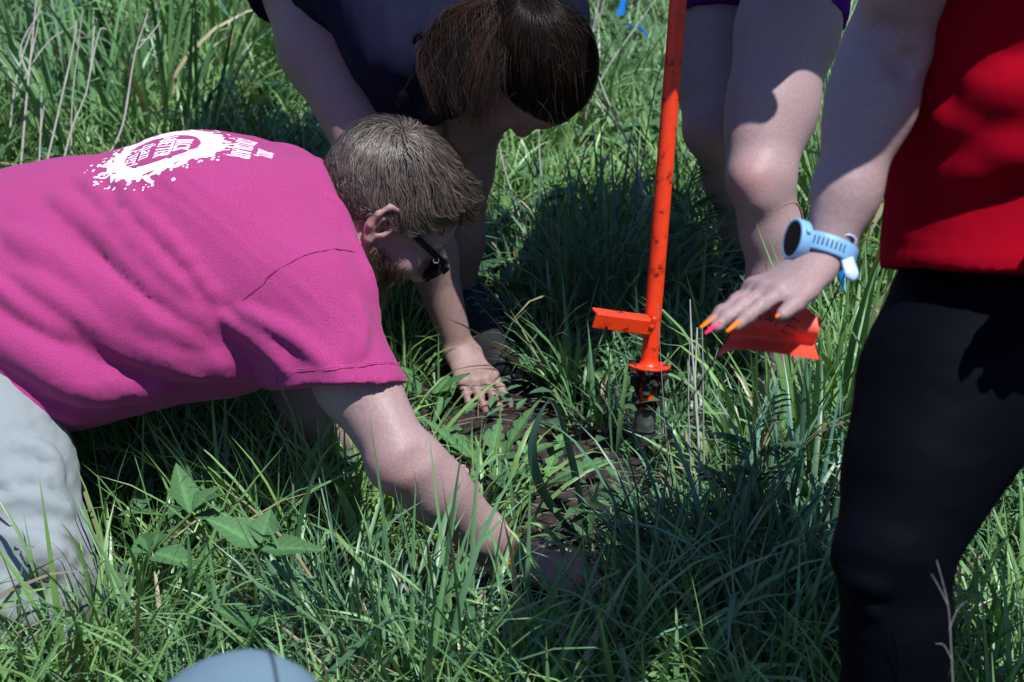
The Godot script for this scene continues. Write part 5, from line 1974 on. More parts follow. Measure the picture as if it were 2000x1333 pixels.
# ---------------------------------------------------------------- broad-leaved plants, stalks, tape
func leaf_net(base: Vector3, dir: Vector3, up: Vector3, length: float, width: float, droop: float, teeth: int, depth: float, color: Color, lobed := false, rng: RandomNumberGenerator = null, widest := 0.35) -> Net:
	var net := Net.new()
	dir = dir.normalized()
	up = (up - dir * up.dot(dir)).normalized()
	var side := dir.cross(up).normalized()
	var rows := maxi(14, teeth * 4) if teeth else 12
	var cols := 8
	var twist := rng.randf_range(-0.35, 0.35) if rng else 0.0
	var p := base
	for i in rows + 1:
		var t := i / float(rows)
		var a := droop * t
		var d := dir * cos(a) - up * sin(a)
		var n := up * cos(a) + dir * sin(a)
		var s := side.rotated(d, twist * t)
		n = s.cross(d).normalized()
		if i:
			p += d * length / rows
		var w := width * 0.5 * (pow(t / widest, 0.8) if t < widest else pow(maxf(1.0 - (t - widest) / (1.0 - widest), 0.0), 0.85))
		if lobed:
			w *= 0.55 + 0.6 * absf(sin(t * PI * teeth)) * (1.0 - 0.3 * t)
		elif teeth:
			var saw := fposmod(t * teeth, 1.0)
			w *= 1.0 - depth * saw
		w = maxf(w, 0.0006)
		for j in cols + 1:
			var x := j / float(cols) * 2.0 - 1.0
			var vein := 0.0018 * cos((t * 7.0 - absf(x) * 1.6) * TAU) * (1.0 - absf(x)) * minf(length / 0.1, 1.0)
			var q := p + s * x * w + n * (absf(x) * w * 0.38 + vein - 0.10 * w * x * x)
			net.v.append(q)
			net.nm.append((n - s * signf(x) * 0.34 * minf(absf(x) * 4.0, 1.0)).normalized())
			var c := color * (1.35 if j == cols / 2 else (0.90 + 0.28 * pow(maxf(cos((t * 7.0 - absf(x) * 1.6) * TAU), 0.0), 3.0) - 0.12 * absf(x)))
			c.a = 1.0
			net.c.append(c)
			if i and j:
				var k := net.v.size() - 1
				var r := k - cols - 1
				net.ix.append_array(PackedInt32Array([k, k - 1, r, r, k - 1, r - 1]))
	return net


func stem_part(o: Node3D, points: Array, thick: float, color: Color) -> void:
	var net := Net.new()
	var smooth := []
	var fat := []
	for i in points.size() - 1:
		for j in 5:
			smooth.append((points[i] as Vector3).cubic_interpolate(points[i + 1], points[maxi(i - 1, 0)], points[mini(i + 2, points.size() - 1)], j / 5.0))
	smooth.append(points[-1])
	for i in smooth.size():
		fat.append(thick * lerpf(1.1, 0.7, i / float(smooth.size() - 1)))
	tube(net, smooth, fat, 8, color)
	part("stem", net.mesh(), M.weed, o)


func leaf_part(o: Node3D, base: Vector3, tip: Vector3, up: Vector3, width: float, droop: float, teeth: int, depth: float, color: Color, rng: RandomNumberGenerator, lobed := false, widest := 0.35) -> void:
	var dir := tip - base
	var n := up - dir.normalized() * up.dot(dir.normalized())
	var d := (dir.normalized() + n.normalized() * droop * 0.45)
	part("leaf", leaf_net(base, d, up, dir.length() * (1.0 + droop * droop * 0.04), width, droop, teeth, depth, color, lobed, rng, widest).mesh(), M.weed, o)


func build_plants() -> void:
	var rng := RandomNumberGenerator.new()
	rng.seed = 404
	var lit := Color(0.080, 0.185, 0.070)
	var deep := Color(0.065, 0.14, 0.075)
	# the upright toothed plant in the foreground
	var o := thing("toothed_weed", "upright leafy weed with toothed nettle-like leaves, nearest to the pale blue knee", "weed", Vector3(-0.3438, 0.0000, -2.2389))
	stem_part(o, [Vector3(-0.3438, 0.0000, -2.2389), Vector3(-0.3292, 0.1140, -2.1618), Vector3(-0.3220, 0.1745, -2.1624), Vector3(-0.3176, 0.2116, -2.1632)], 0.0028, Color(0.09, 0.15, 0.05))
	for l in [[Vector3(-0.3176, 0.2046, -2.1599), Vector3(-0.3844, 0.2422, -2.1719), 0.056, 0.3], [Vector3(-0.3169, 0.2029, -2.1591), Vector3(-0.2331, 0.2101, -2.1459), 0.050, 0.25], [Vector3(-0.3163, 0.2130, -2.1583), Vector3(-0.3071, 0.2371, -2.2026), 0.046, 0.0], [Vector3(-0.3176, 0.2084, -2.1561), Vector3(-0.3490, 0.1719, -2.2495), 0.040, 0.3], [Vector3(-0.3266, 0.0956, -2.1367), Vector3(-0.3741, 0.1396, -2.1241), 0.056, 0.3], [Vector3(-0.3266, 0.0956, -2.1367), Vector3(-0.2902, 0.0985, -2.2153), 0.055, 0.35], [Vector3(-0.3240, 0.1029, -2.1290), Vector3(-0.2910, 0.1459, -2.0829), 0.04, 0.3]]:
		leaf_part(o, l[0], l[1], Vector3(-0.1000, 0.9817, 0.0939), l[2], l[3], 12, 0.16, lit * rng.randf_range(0.9, 1.15), rng)
	# its leaning neighbour
	o = thing("toothed_weed", "leaning leafy weed with pale toothed leaves, in front of the dark shade", "weed", Vector3(-0.5156, 0.0000, -2.3395))
	stem_part(o, [Vector3(-0.5156, 0.0000, -2.3395), Vector3(-0.4817, 0.1311, -2.2525), Vector3(-0.4547, 0.1586, -2.2653), Vector3(-0.4231, 0.1861, -2.2782)], 0.003, Color(0.11, 0.17, 0.06))
	for l in [[Vector3(-0.4244, 0.1861, -2.2782), Vector3(-0.4494, 0.2280, -2.3418), 0.050, -0.1, Vector3(0.5500, 0.7037, 0.4442)], [Vector3(-0.4204, 0.1891, -2.2796), Vector3(-0.3840, 0.2196, -2.2938), 0.045, 0.2, Vector3(-0.3000, 0.8880, 0.2480)], [Vector3(-0.4177, 0.1879, -2.2790), Vector3(-0.3715, 0.2302, -2.2546), 0.04, 0.4, Vector3(0.1000, 0.9786, 0.2057)], [Vector3(-0.4190, 0.1842, -2.2773), Vector3(-0.3569, 0.1947, -2.2380), 0.045, 0.4, Vector3(0.0000, 0.9847, -0.0178)], [Vector3(-0.4770, 0.1403, -2.2568), Vector3(-0.4015, 0.1505, -2.1954), 0.054, 0.35, Vector3(0.1000, 0.9364, 0.1151)], [Vector3(-0.4797, 0.1390, -2.2562), Vector3(-0.4979, 0.1412, -2.3014), 0.05, 0.1, Vector3(-0.4000, 0.7067, 0.3325)], [Vector3(-0.4783, 0.1415, -2.2574), Vector3(-0.4706, 0.1443, -2.3028), 0.045, 0.1, Vector3(-0.2000, 0.8396, 0.3808)], [Vector3(-0.4824, 0.1372, -2.2554), Vector3(-0.4936, 0.1598, -2.2218), 0.018, 0.1, Vector3(0.0000, 0.9847, -0.0178)]]:
		leaf_part(o, l[0], l[1], l[4], l[2], l[3], 11, 0.16, lit * rng.randf_range(1.0, 1.25), rng)
	# weeds in the shade under the kneeling person
	for w in [[330, 1010, 330, 880, 3.02, "dark toothed weed in the shade beneath the magenta shirt's hem"], [245, 1060, 250, 950, 2.9, "small dark toothed weed beside the pale trouser leg"], [450, 1010, 455, 905, 2.98, "shaded toothed weed with drooping leaves below the middle of the magenta shirt"]]:
		pass
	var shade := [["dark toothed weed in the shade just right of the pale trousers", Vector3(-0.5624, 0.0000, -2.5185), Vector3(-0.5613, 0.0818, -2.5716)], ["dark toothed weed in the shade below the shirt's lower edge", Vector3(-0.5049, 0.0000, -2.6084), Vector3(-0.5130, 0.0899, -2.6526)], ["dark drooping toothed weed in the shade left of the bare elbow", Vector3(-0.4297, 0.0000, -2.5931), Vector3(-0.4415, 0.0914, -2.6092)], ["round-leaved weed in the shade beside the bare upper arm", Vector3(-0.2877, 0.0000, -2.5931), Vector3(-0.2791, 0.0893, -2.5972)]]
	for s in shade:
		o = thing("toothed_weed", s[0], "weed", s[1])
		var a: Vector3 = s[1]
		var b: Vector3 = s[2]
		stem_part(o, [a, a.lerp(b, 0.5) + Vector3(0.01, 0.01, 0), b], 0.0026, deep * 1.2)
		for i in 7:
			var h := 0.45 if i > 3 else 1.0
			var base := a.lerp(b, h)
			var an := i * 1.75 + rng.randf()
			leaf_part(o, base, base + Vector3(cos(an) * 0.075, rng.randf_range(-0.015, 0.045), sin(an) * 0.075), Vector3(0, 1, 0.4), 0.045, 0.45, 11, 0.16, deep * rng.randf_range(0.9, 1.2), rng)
	# mugwort: stems with leaves cut into narrow fingers
	for w in [["feathery grey-green weed with finely cut leaves below the orange flag", Vector3(0.3098, 0.0000, -2.3924), Vector3(0.3322, 0.2342, -2.4109)], ["feathery dark weed with narrow cut leaves left of the black leggings, low in the shade", Vector3(0.1873, 0.0000, -2.3924), Vector3(0.1704, 0.0989, -2.4582)], ["dark feathery weed beside the orange shaft, in front of the bare legs", Vector3(0.3195, 0.0000, -3.2748), Vector3(0.3016, 0.2941, -3.1891)]]:
		o = thing("feathery_weed", w[0], "weed", w[1])
		var a: Vector3 = w[1]
		var b: Vector3 = w[2]
		stem_part(o, [a, a.lerp(b, 0.5) + Vector3(0.012, 0, 0.01), b], 0.003, deep * 1.3)
		for i in 11:
			var base := a.lerp(b, lerpf(0.35, 1.0, i / 10.0))
			var an := i * 2.4
			var d := Vector3(cos(an), rng.randf_range(0.35, 0.9), sin(an)).normalized()
			var long := rng.randf_range(0.07, 0.11)
			var net := Net.new()
			for k in 7:
				var t := k / 6.0
				var q := base + d * long * t * 0.75
				for sgn in [-1.0, 1.0]:
					if k == 0 or (k == 6 and sgn > 0):
						continue
					var side: Vector3 = d.cross(Vector3.UP).normalized() * sgn
					var dd: Vector3 = d if k == 6 else (d * 0.75 + side * 0.75).normalized()
					var ll := long * (0.42 if k < 6 else 0.4) * sin(PI * (0.25 + 0.6 * t))
					var c := deep * rng.randf_range(0.9, 1.3)
					c.a = 1.0
					strip(net, bend(q, q + dd * ll * 0.6 + Vector3(0, 0.006, 0), q + dd * ll + Vector3(0, -0.004, 0), 5), [0.003, 0.0062, 0.006, 0.004, 0.0005], d.cross(dd) if k < 6 else side, 0.2, c, c)
			strip(net, bend(base, base + d * long * 0.4, base + d * long * 0.8, 5), [0.0025, 0.0025, 0.0025, 0.0025, 0.002], d.cross(Vector3.UP), 0.3, deep * 1.4, deep * 1.2)
			part("leaf", net.mesh(), M.weed, o)
	# low rosettes
	var rosettes := [
		["low dandelion rosette on the bare soil between the two reaching hands", Vector3(-0.0358, 0.0000, -2.7117), 8, 0.13, 0.032, true, lit * 1.15], ["flat jagged dandelion leaves on the soil right of the bare forearm", Vector3(0.0474, 0.0000, -2.6873), 6, 0.11, 0.034, true, lit * 1.2],
		["leafy clump of rounded leaves left of the planter's steel tip", Vector3(0.0868, 0.0000, -3.0247), 12, 0.10, 0.042, false, lit * 1.05], ["dark leafy clump behind the planter's foot peg", Vector3(0.0856, 0.0000, -3.1667), 10, 0.10, 0.04, false, deep * 1.2],
		["tall lobed leaves standing left of the black leggings", Vector3(0.4968, 0.0000, -2.6317), 7, 0.17, 0.05, true, lit * 1.15], ["toothed rosette beside the navy-shirted person's hand", Vector3(-0.1410, 0.0000, -2.9671), 6, 0.09, 0.03, false, lit * 1.1],
		["bright small-leaved plant with three pale leaves left of the hand on the soil", Vector3(-0.1333, 0.0000, -2.8748), 5, 0.10, 0.026, false, lit * 1.3], ["broad pale leaves at the back, left of the bending person's bare thigh", Vector3(-0.5924, 0.0000, -4.3844), 14, 0.20, 0.085, false, lit * 1.2],
		["pale broad-leaved plant at the back near the top edge", Vector3(-0.4928, 0.0000, -4.4582), 12, 0.18, 0.08, false, lit * 1.1], ["low jagged rosette in the dark shade at the lower right", Vector3(0.1637, 0.0000, -2.2268), 7, 0.12, 0.04, true, deep], ["leafy rosette behind the raised knee of the person in shorts", Vector3(0.2968, 0.0000, -3.6927), 9, 0.12, 0.05, true, lit], ["light green rosette right of the dark hair", Vector3(0.1926, 0.0000, -3.8914), 9, 0.12, 0.045, true, lit * 1.1]]
	for r in rosettes:
		o = thing("leafy_rosette", r[0], "plant", r[1])
		for i in r[2]:
			var a: float = i * TAU / r[2] + rng.randf_range(-0.3, 0.3)
			var rise := rng.randf_range(0.25, 1.1)
			var base: Vector3 = r[1] + Vector3(cos(a), 0, sin(a)) * 0.006
			leaf_part(o, base, base + Vector3(cos(a), rise, sin(a)).normalized() * r[3] * rng.randf_range(0.7, 1.15), Vector3(-cos(a) * 0.5, 1, -sin(a) * 0.5), r[4] * rng.randf_range(0.8, 1.1), rng.randf_range(0.3, 0.8), 7 if r[5] else 0, 0.2, r[6] * rng.randf_range(0.85, 1.15), rng, r[5], 0.6)
	build_stalks(rng)
	build_tape(rng)
	# small broad leaves too many to count
	var leaf: ArrayMesh = leaf_net(Vector3.ZERO, Vector3(0, 0.55, 0.85), Vector3(0, 0.85, -0.5), 1.0, 0.42, 0.5, 0, 0.0, Color.WHITE).mesh()
	var mm := MultiMesh.new()
	mm.transform_format = MultiMesh.TRANSFORM_3D
	mm.use_colors = true
	mm.mesh = leaf
	var spots := []
	for i in 950:
		var z := -2.2 - 4.6 * pow(rng.randf(), 0.6)
		var half := 0.35 + 0.3 * -z
		var c := Vector3(rng.randf_range(-half, half), 0, z)
		var size := rng.randf_range(0.035, 0.075) * (1.0 if z > -3.3 else 1.6)
		var tone_ := lit.lerp(deep, rng.randf()) * rng.randf_range(0.8, 1.25)
		for j in rng.randi_range(5, 11):
			var p := c + Vector3(rng.randfn(), 0, rng.randfn()) * 0.035
			var roof: float = low.get(Vector2i(floori(p.x / 0.04), floori(p.z / 0.04)), 9.0)
			if roof < 0.10:
				continue
			p.y = ground_height(p.x, p.z) + rng.randf_range(0.0, minf(0.10, roof * 0.5))
			spots.append([Transform3D(Basis(Vector3.UP, rng.randf() * TAU).scaled(Vector3.ONE * size * rng.randf_range(0.7, 1.3)), p), tone_ * rng.randf_range(0.85, 1.15)])
	mm.instance_count = spots.size()
	for i in spots.size():
		mm.set_instance_transform(i, spots[i][0])
		mm.set_instance_color(i, spots[i][1])
	var g := MultiMeshInstance3D.new()
	g.name = named("ground_cover")
	g.multimesh = mm
	g.material_override = M.weed
	add_child(g)
	tag(g, "low broad-leaved ground cover growing all through the meadow grass", "ground cover", "", "stuff")


func stalk(label: String, points: Array, thick: float, color: Color, branches := [], group := "") -> void:
	var o := thing("dry_stalk", label, "stalk", points[0], group)
	var lines := [points]
	lines.append_array(branches)
	for n in lines.size():
		var net := Net.new()
		var line: Array = lines[n]
		var smooth := []
		var fat := []
		for i in line.size() - 1:
			for j in 6:
				smooth.append((line[i] as Vector3).cubic_interpolate(line[i + 1], line[maxi(i - 1, 0)], line[mini(i + 2, line.size() - 1)], j / 6.0))
		smooth.append(line[-1])
		for i in smooth.size():
			fat.append(thick * (0.5 if n else 0.65) * lerpf(1.1, 0.5, i / float(smooth.size() - 1)) * (1.35 if i % 9 == 8 else 1.0))
		tube(net, smooth, fat, 7, color)
		part("stem" if n == 0 else "branch", net.mesh(), M.straw, o)


func build_stalks(rng: RandomNumberGenerator) -> void:
	var pale := Color(0.47, 0.45, 0.40)
	var grey := Color(0.22, 0.22, 0.23)
	var left := "dry pale stalks standing at the left edge"
	stalk("forked pale dry stalk at the far left edge, leaning left", [Vector3(-1.0692, 0.0250, -3.9464), Vector3(-1.0497, 0.2110, -4.0331), Vector3(-1.0152, 0.3186, -4.0833), Vector3(-0.9936, 0.3695, -4.1070)], 0.0035, pale, [[Vector3(-1.0497, 0.2110, -4.0331), Vector3(-1.0692, 0.2501, -4.0514), Vector3(-1.0854, 0.2697, -4.0605)]], left)
	stalk("tall straight pale stalk rising to the top left corner", [Vector3(-1.0142, 0.0745, -3.8591), Vector3(-0.9994, 0.2321, -3.9326), Vector3(-0.9868, 0.3468, -3.9861), Vector3(-0.9783, 0.4328, -4.0262)], 0.0037, pale, [[Vector3(-0.9931, 0.2894, -3.9594), Vector3(-0.9752, 0.3659, -3.9950)], [Vector3(-0.9963, 0.2608, -3.9460), Vector3(-1.0121, 0.3181, -3.9727), Vector3(-0.9699, 0.3850, -4.0039)]], left)
	stalk("pale stalk arching right, second row at the left", [Vector3(-1.0351, 0.2070, -3.9761), Vector3(-0.9978, 0.2747, -4.0076), Vector3(-0.9551, 0.3211, -4.0293), Vector3(-0.9049, 0.3424, -4.0392)], 0.003, pale, [], left)
	stalk("short upright pale stalk above the shirt's left end", [Vector3(-0.9514, 0.1232, -3.7715), Vector3(-0.9473, 0.2071, -3.8106), Vector3(-0.9463, 0.2724, -3.8411)], 0.003, pale, [[Vector3(-0.9483, 0.1885, -3.8019), Vector3(-0.9391, 0.2490, -3.8302)]], left)
	stalk("long pale stalk with a bent top, left of the thin black-tipped one", [Vector3(-0.9360, 0.1325, -3.7758), Vector3(-0.9051, 0.2537, -3.8324), Vector3(-0.8825, 0.3469, -3.8758), Vector3(-0.8753, 0.3935, -3.8976)], 0.0034, pale, [], left)
	stalk("thin stalk with a dark seed head on its tip", [Vector3(-0.8866, 0.1512, -3.7845), Vector3(-0.8845, 0.2444, -3.8280), Vector3(-0.8722, 0.3469, -3.8758), Vector3(-0.8640, 0.4122, -3.9063)], 0.0024, pale * 0.85, [], left)
	stalk("forked pale stalk in the middle of the left group", [Vector3(-0.8918, 0.1496, -3.7286), Vector3(-0.8735, 0.2141, -3.7587), Vector3(-0.8430, 0.2877, -3.7930), Vector3(-0.8288, 0.3982, -3.8445)], 0.0034, pale, [[Vector3(-0.8451, 0.2785, -3.7887), Vector3(-0.8207, 0.3834, -3.8377), Vector3(-0.8044, 0.3908, -3.8411)]], left)
	stalk("rightmost pale stalk of the left group, curved with two side twigs", [Vector3(-0.8084, 0.1512, -3.7845), Vector3(-0.7817, 0.2071, -3.8106), Vector3(-0.7591, 0.3283, -3.8671), Vector3(-0.7323, 0.4075, -3.9041)], 0.0036, pale, [[Vector3(-0.7529, 0.3413, -3.8732), Vector3(-0.7200, 0.3749, -3.8889), Vector3(-0.7066, 0.3935, -3.8976)], [Vector3(-0.7457, 0.3562, -3.8802), Vector3(-0.7282, 0.3618, -3.8828), Vector3(-0.7159, 0.3656, -3.8845)]], left)
	stalk("brownish stalk far at the back, upper left", [Vector3(-1.0221, -0.0113, -4.8122), Vector3(-1.0388, 0.0820, -4.8556), Vector3(-1.0465, 0.1868, -4.9045)], 0.004, Color(0.34, 0.24, 0.15), [], left)
	stalk("pair of pale forked stalks right of the dark hair", [Vector3(0.2627, 0.0922, -3.6467), Vector3(0.2357, 0.1849, -3.6899), Vector3(0.1805, 0.2940, -3.7408), Vector3(0.1504, 0.3803, -3.7810)], 0.0032, pale, [[Vector3(0.2226, 0.2140, -3.7035), Vector3(0.1705, 0.2803, -3.7344), Vector3(0.1504, 0.3121, -3.7493)]])
	stalk("thick pale twig slanting from the top edge right of the dark hair", [Vector3(0.1946, 0.1598, -4.2299), Vector3(0.2319, 0.2162, -4.2562), Vector3(0.3213, 0.3290, -4.3088)], 0.0035, pale * 0.8)
	stalk("two pale stems at the top edge behind the dark hair", [Vector3(0.1774, 0.1793, -4.4597), Vector3(0.1952, 0.2383, -4.4872), Vector3(0.2034, 0.3026, -4.5172)], 0.0035, pale * 0.8, [[Vector3(0.1798, 0.1847, -4.4622), Vector3(0.2082, 0.2490, -4.4922), Vector3(0.2176, 0.2919, -4.5122)]])
	stalk("thin dark stalk with seeds just left of the orange shaft", [Vector3(0.2268, 0.2105, -3.3709), Vector3(0.2481, 0.3448, -3.4335), Vector3(0.2666, 0.4203, -3.4687), Vector3(0.2796, 0.4538, -3.4843)], 0.0022, grey)
	stalk("slanting pale stem behind the far shin, left of it by the grass", [Vector3(0.0198, 0.0761, -3.5840), Vector3(-0.0148, 0.1748, -3.6301), Vector3(-0.0317, 0.2466, -3.6635)], 0.003, pale * 0.85)
	stalk("bent pale stem low behind the far shin", [Vector3(0.0440, 0.0681, -3.5251), Vector3(0.0000, 0.1035, -3.5416), Vector3(-0.0391, 0.1283, -3.5532)], 0.003, pale * 0.85)
	stalk("upright pale stem below the nose of the bending person", [Vector3(0.0622, 0.1122, -3.6560), Vector3(0.0552, 0.1667, -3.6815), Vector3(0.0521, 0.2303, -3.7111)], 0.0028, pale * 0.9)
	stalk("thin dark stalk standing close in front of the orange shaft", [Vector3(0.2316, 0.0840, -2.4843), Vector3(0.2214, 0.1710, -2.5470), Vector3(0.2155, 0.2628, -2.6118), Vector3(0.2118, 0.3248, -2.6518)], 0.0014, grey * 0.6)
	stalk("pale weathered stalk rising to the outstretched fingertips", [Vector3(0.2602, 0.1433, -2.4016), Vector3(0.2574, 0.2202, -2.4375), Vector3(0.2531, 0.2779, -2.4644), Vector3(0.2560, 0.3548, -2.5003)], 0.0034, pale * 0.85, [[Vector3(0.2560, 0.2522, -2.4525), Vector3(0.2489, 0.3291, -2.4883), Vector3(0.2461, 0.3900, -2.5167)]])
	stalk("grey thin stalk just right of the weathered one", [Vector3(0.2688, 0.1479, -2.4369), Vector3(0.2673, 0.2386, -2.4792), Vector3(0.2659, 0.3423, -2.5275)], 0.0024, grey)
	stalk("grey thin stalk left of the weathered one", [Vector3(0.2502, 0.1609, -2.4430), Vector3(0.2466, 0.2516, -2.4852), Vector3(0.2488, 0.3293, -2.5215)], 0.0018, grey * 1.3)
	stalk("pale branched dead twig in front of the black leggings", [Vector3(0.4123, 0.4220, -1.5496), Vector3(0.4104, 0.4567, -1.5658), Vector3(0.4075, 0.4913, -1.5819), Vector3(0.3970, 0.5282, -1.5991)], 0.0010, pale * 0.45, [[Vector3(0.4070, 0.4913, -1.5819), Vector3(0.3998, 0.5044, -1.5880), Vector3(0.3922, 0.5165, -1.5937)], [Vector3(0.4089, 0.4697, -1.5718), Vector3(0.4171, 0.4870, -1.5799), Vector3(0.4257, 0.4935, -1.5830)], [Vector3(0.4113, 0.4437, -1.5597), Vector3(0.4041, 0.4558, -1.5654), Vector3(0.3960, 0.4575, -1.5662)]])
	stalk("tan grass stem right of the black leggings", [Vector3(0.6251, 0.1931, -2.2593), Vector3(0.6196, 0.2836, -2.2464), Vector3(0.6184, 0.3598, -2.2268), Vector3(0.6332, 0.4006, -2.2458)], 0.0028, Color(0.40, 0.31, 0.17))
	stalk("thin black wire-like stem right of the watch", [Vector3(0.3857, 0.4589, -2.2730), Vector3(0.4114, 0.5055, -2.2947), Vector3(0.4436, 0.5754, -2.3273), Vector3(0.4532, 0.6045, -2.3409)], 0.0012, Color(0.02, 0.02, 0.025))
	stalk("blue-grey stem slanting in the shade below the bare upper arm", [Vector3(-0.4241, -0.0077, -2.7174), Vector3(-0.4065, 0.0356, -2.7376), Vector3(-0.3667, 0.0718, -2.7545), Vector3(-0.3252, 0.0934, -2.7646)], 0.003, Color(0.16, 0.22, 0.32))
	stalk("curled tan grass blade across the front of the bare shin", [Vector3(0.4486, 0.3685, -2.8377), Vector3(0.4379, 0.4041, -2.8322), Vector3(0.4232, 0.4141, -2.8258), Vector3(0.3976, 0.4028, -2.8206)], 0.0028, Color(0.30, 0.16, 0.08))


func build_tape(rng: RandomNumberGenerator) -> void:
	var m := plain(Color(0.05, 0.48, 0.85), 0.4)
	m.backlight_enabled = true
	m.backlight = Color(0.4, 0.4, 0.4)
	var list := [
		["bright blue flagging tape hanging in the grass at the top edge", [Vector3(0.2726, 0.1286, -4.8774), Vector3(0.2790, 0.1519, -4.8882), Vector3(0.2880, 0.1927, -4.9073)], 0.022],
		["short curled piece of blue tape below the hanging one", [Vector3(0.2722, 0.1354, -4.7702), Vector3(0.2848, 0.1389, -4.7718), Vector3(0.2974, 0.1309, -4.7681)], 0.008],
		["scrap of blue tape caught in the grass left of the orange shaft", [Vector3(0.3036, 0.1588, -4.6708), Vector3(0.3184, 0.1521, -4.6677), Vector3(0.3258, 0.1387, -4.6614)], 0.009],
		["blue tape end beneath the watch strap", [Vector3(0.5578, 0.1792, -3.1356), Vector3(0.5648, 0.1594, -3.1263), Vector3(0.5700, 0.1396, -3.1171)], 0.012],
		["pale blue string lying in the grass right of the trousers' waist", [Vector3(-0.6994, -0.0265, -2.8190), Vector3(-0.6747, -0.0056, -2.8287), Vector3(-0.6295, 0.0220, -2.8416)], 0.006],
		["blue scrap on the ground by the trousers' thigh", [Vector3(-0.7094, 0.0270, -2.7336), Vector3(-0.6951, 0.0255, -2.7329), Vector3(-0.6855, 0.0226, -2.7316)], 0.008]]
	for t in list:
		var o := thing("flagging_tape", t[0], "tape", t[1][0])
		var net := Net.new()
		var pts := bend(t[1][0], t[1][1], t[1][2], 9)
		var w := []
		for i in 9:
			w.append(t[2] * (0.8 + 0.2 * sin(i * 1.3)))
		strip(net, pts, w, Vector3(0.8000, 0.3534, 0.1662), 0.3, Color.WHITE, Color.WHITE)
		part("strip", net.mesh(), m, o)


# ---------------------------------------------------------------- the meadow: single blades, leaning out of tufts
class Sward:
	var where := []
	var tint := PackedColorArray()


func blade_mesh(bow: float, keel: float, twist: float) -> ArrayMesh:     # one blade: a metre long along its curve, 25 mm wide
	var net := Net.new()
	var rows := 7
	var p := Vector3.ZERO
	var pts := []
	for i in rows:
		pts.append(p)
		var a := bow * pow(i / float(rows - 1), 1.5)
		p += Vector3(0, cos(a), sin(a)) / (rows - 1)
	for i in rows:
		var t := i / float(rows - 1)
		var dir: Vector3 = (pts[mini(i + 1, rows - 1)] - pts[maxi(i - 1, 0)]).normalized()
		var w := (1.0 - pow(t, 2.6)) * (0.55 + 0.45 * smoothstep(0.0, 0.3, t))
		var side := Vector3.RIGHT.rotated(dir, twist * t)
		var up := side.cross(dir)
		var c := Color(1.15, 1.1, 0.9).lerp(Color(1, 1, 1), smoothstep(0.0, 0.35, t)).lerp(Color(1.12, 1.06, 0.9), smoothstep(0.75, 1.0, t))
		for s in 3:
			var x := (s - 1) * 0.0125 * w
			net.v.append(pts[i] + side * x + up * absf(x) * keel)
			net.nm.append((up - side * (s - 1) * keel * 0.8).normalized())
			net.c.append(c * (1.16 if s == 1 else 0.97))
		if i:
			for s in 2:
				var q := net.v.size() - 3 + s
				net.ix.append_array(PackedInt32Array([q - 3, q, q - 2, q - 2, q, q + 1]))
	return net.mesh()


var blades := []        # meshes
var swards := []


func add_blade(rng: RandomNumberGenerator, at: Vector3, heading: float, lean: float, length: float, width: float, color: Color, bowed := -1) -> void:
	var n := bowed if bowed >= 0 else rng.randi_range(0, blades.size() - 1)
	var b := Basis(Vector3.UP, heading) * Basis(Vector3.RIGHT, lean) * Basis(Vector3.UP, rng.randf_range(-0.7, 0.7))
	b = Basis(b.x * (width / 0.025), b.y * length, b.z * length)
	swards[n].where.append(Transform3D(b, at))
	swards[n].tint.append(color)


# where the grass is trodden down or pressed aside: place, radius, how much of its height is left
var short := [[Vector3(-0.0861, 0.0000, -2.3790), 0.20, 0.5], [Vector3(-0.0105, 0.0000, -2.3137), 0.20, 0.32], [Vector3(0.0498, 0.0000, -2.3526), 0.14, 0.35], [Vector3(-0.1460, 0.0000, -2.4333), 0.12, 0.65], [Vector3(0.2098, 0.0000, -2.7365), 0.22, 0.25], [Vector3(0.1983, 0.0000, -2.5479), 0.16, 0.5], [Vector3(0.2250, 0.0000, -2.9861), 0.12, 0.5], [Vector3(-0.0419, 0.0000, -2.8929), 0.14, 0.35], [Vector3(-0.0705, 0.0000, -3.0843), 0.12, 0.4], [Vector3(-0.3362, 0.0000, -2.2148), 0.10, 0.55], [Vector3(-0.4178, 0.0000, -2.2884), 0.12, 0.6], [Vector3(-0.4837, 0.0000, -2.3526), 0.10, 0.6], [Vector3(-0.2785, 0.0000, -2.2884), 0.10, 0.75], [Vector3(-0.0370, 0.0000, -3.2748), 0.16, 0.5], [Vector3(0.0478, 0.0000, -2.7199), 0.2, 0.5]]


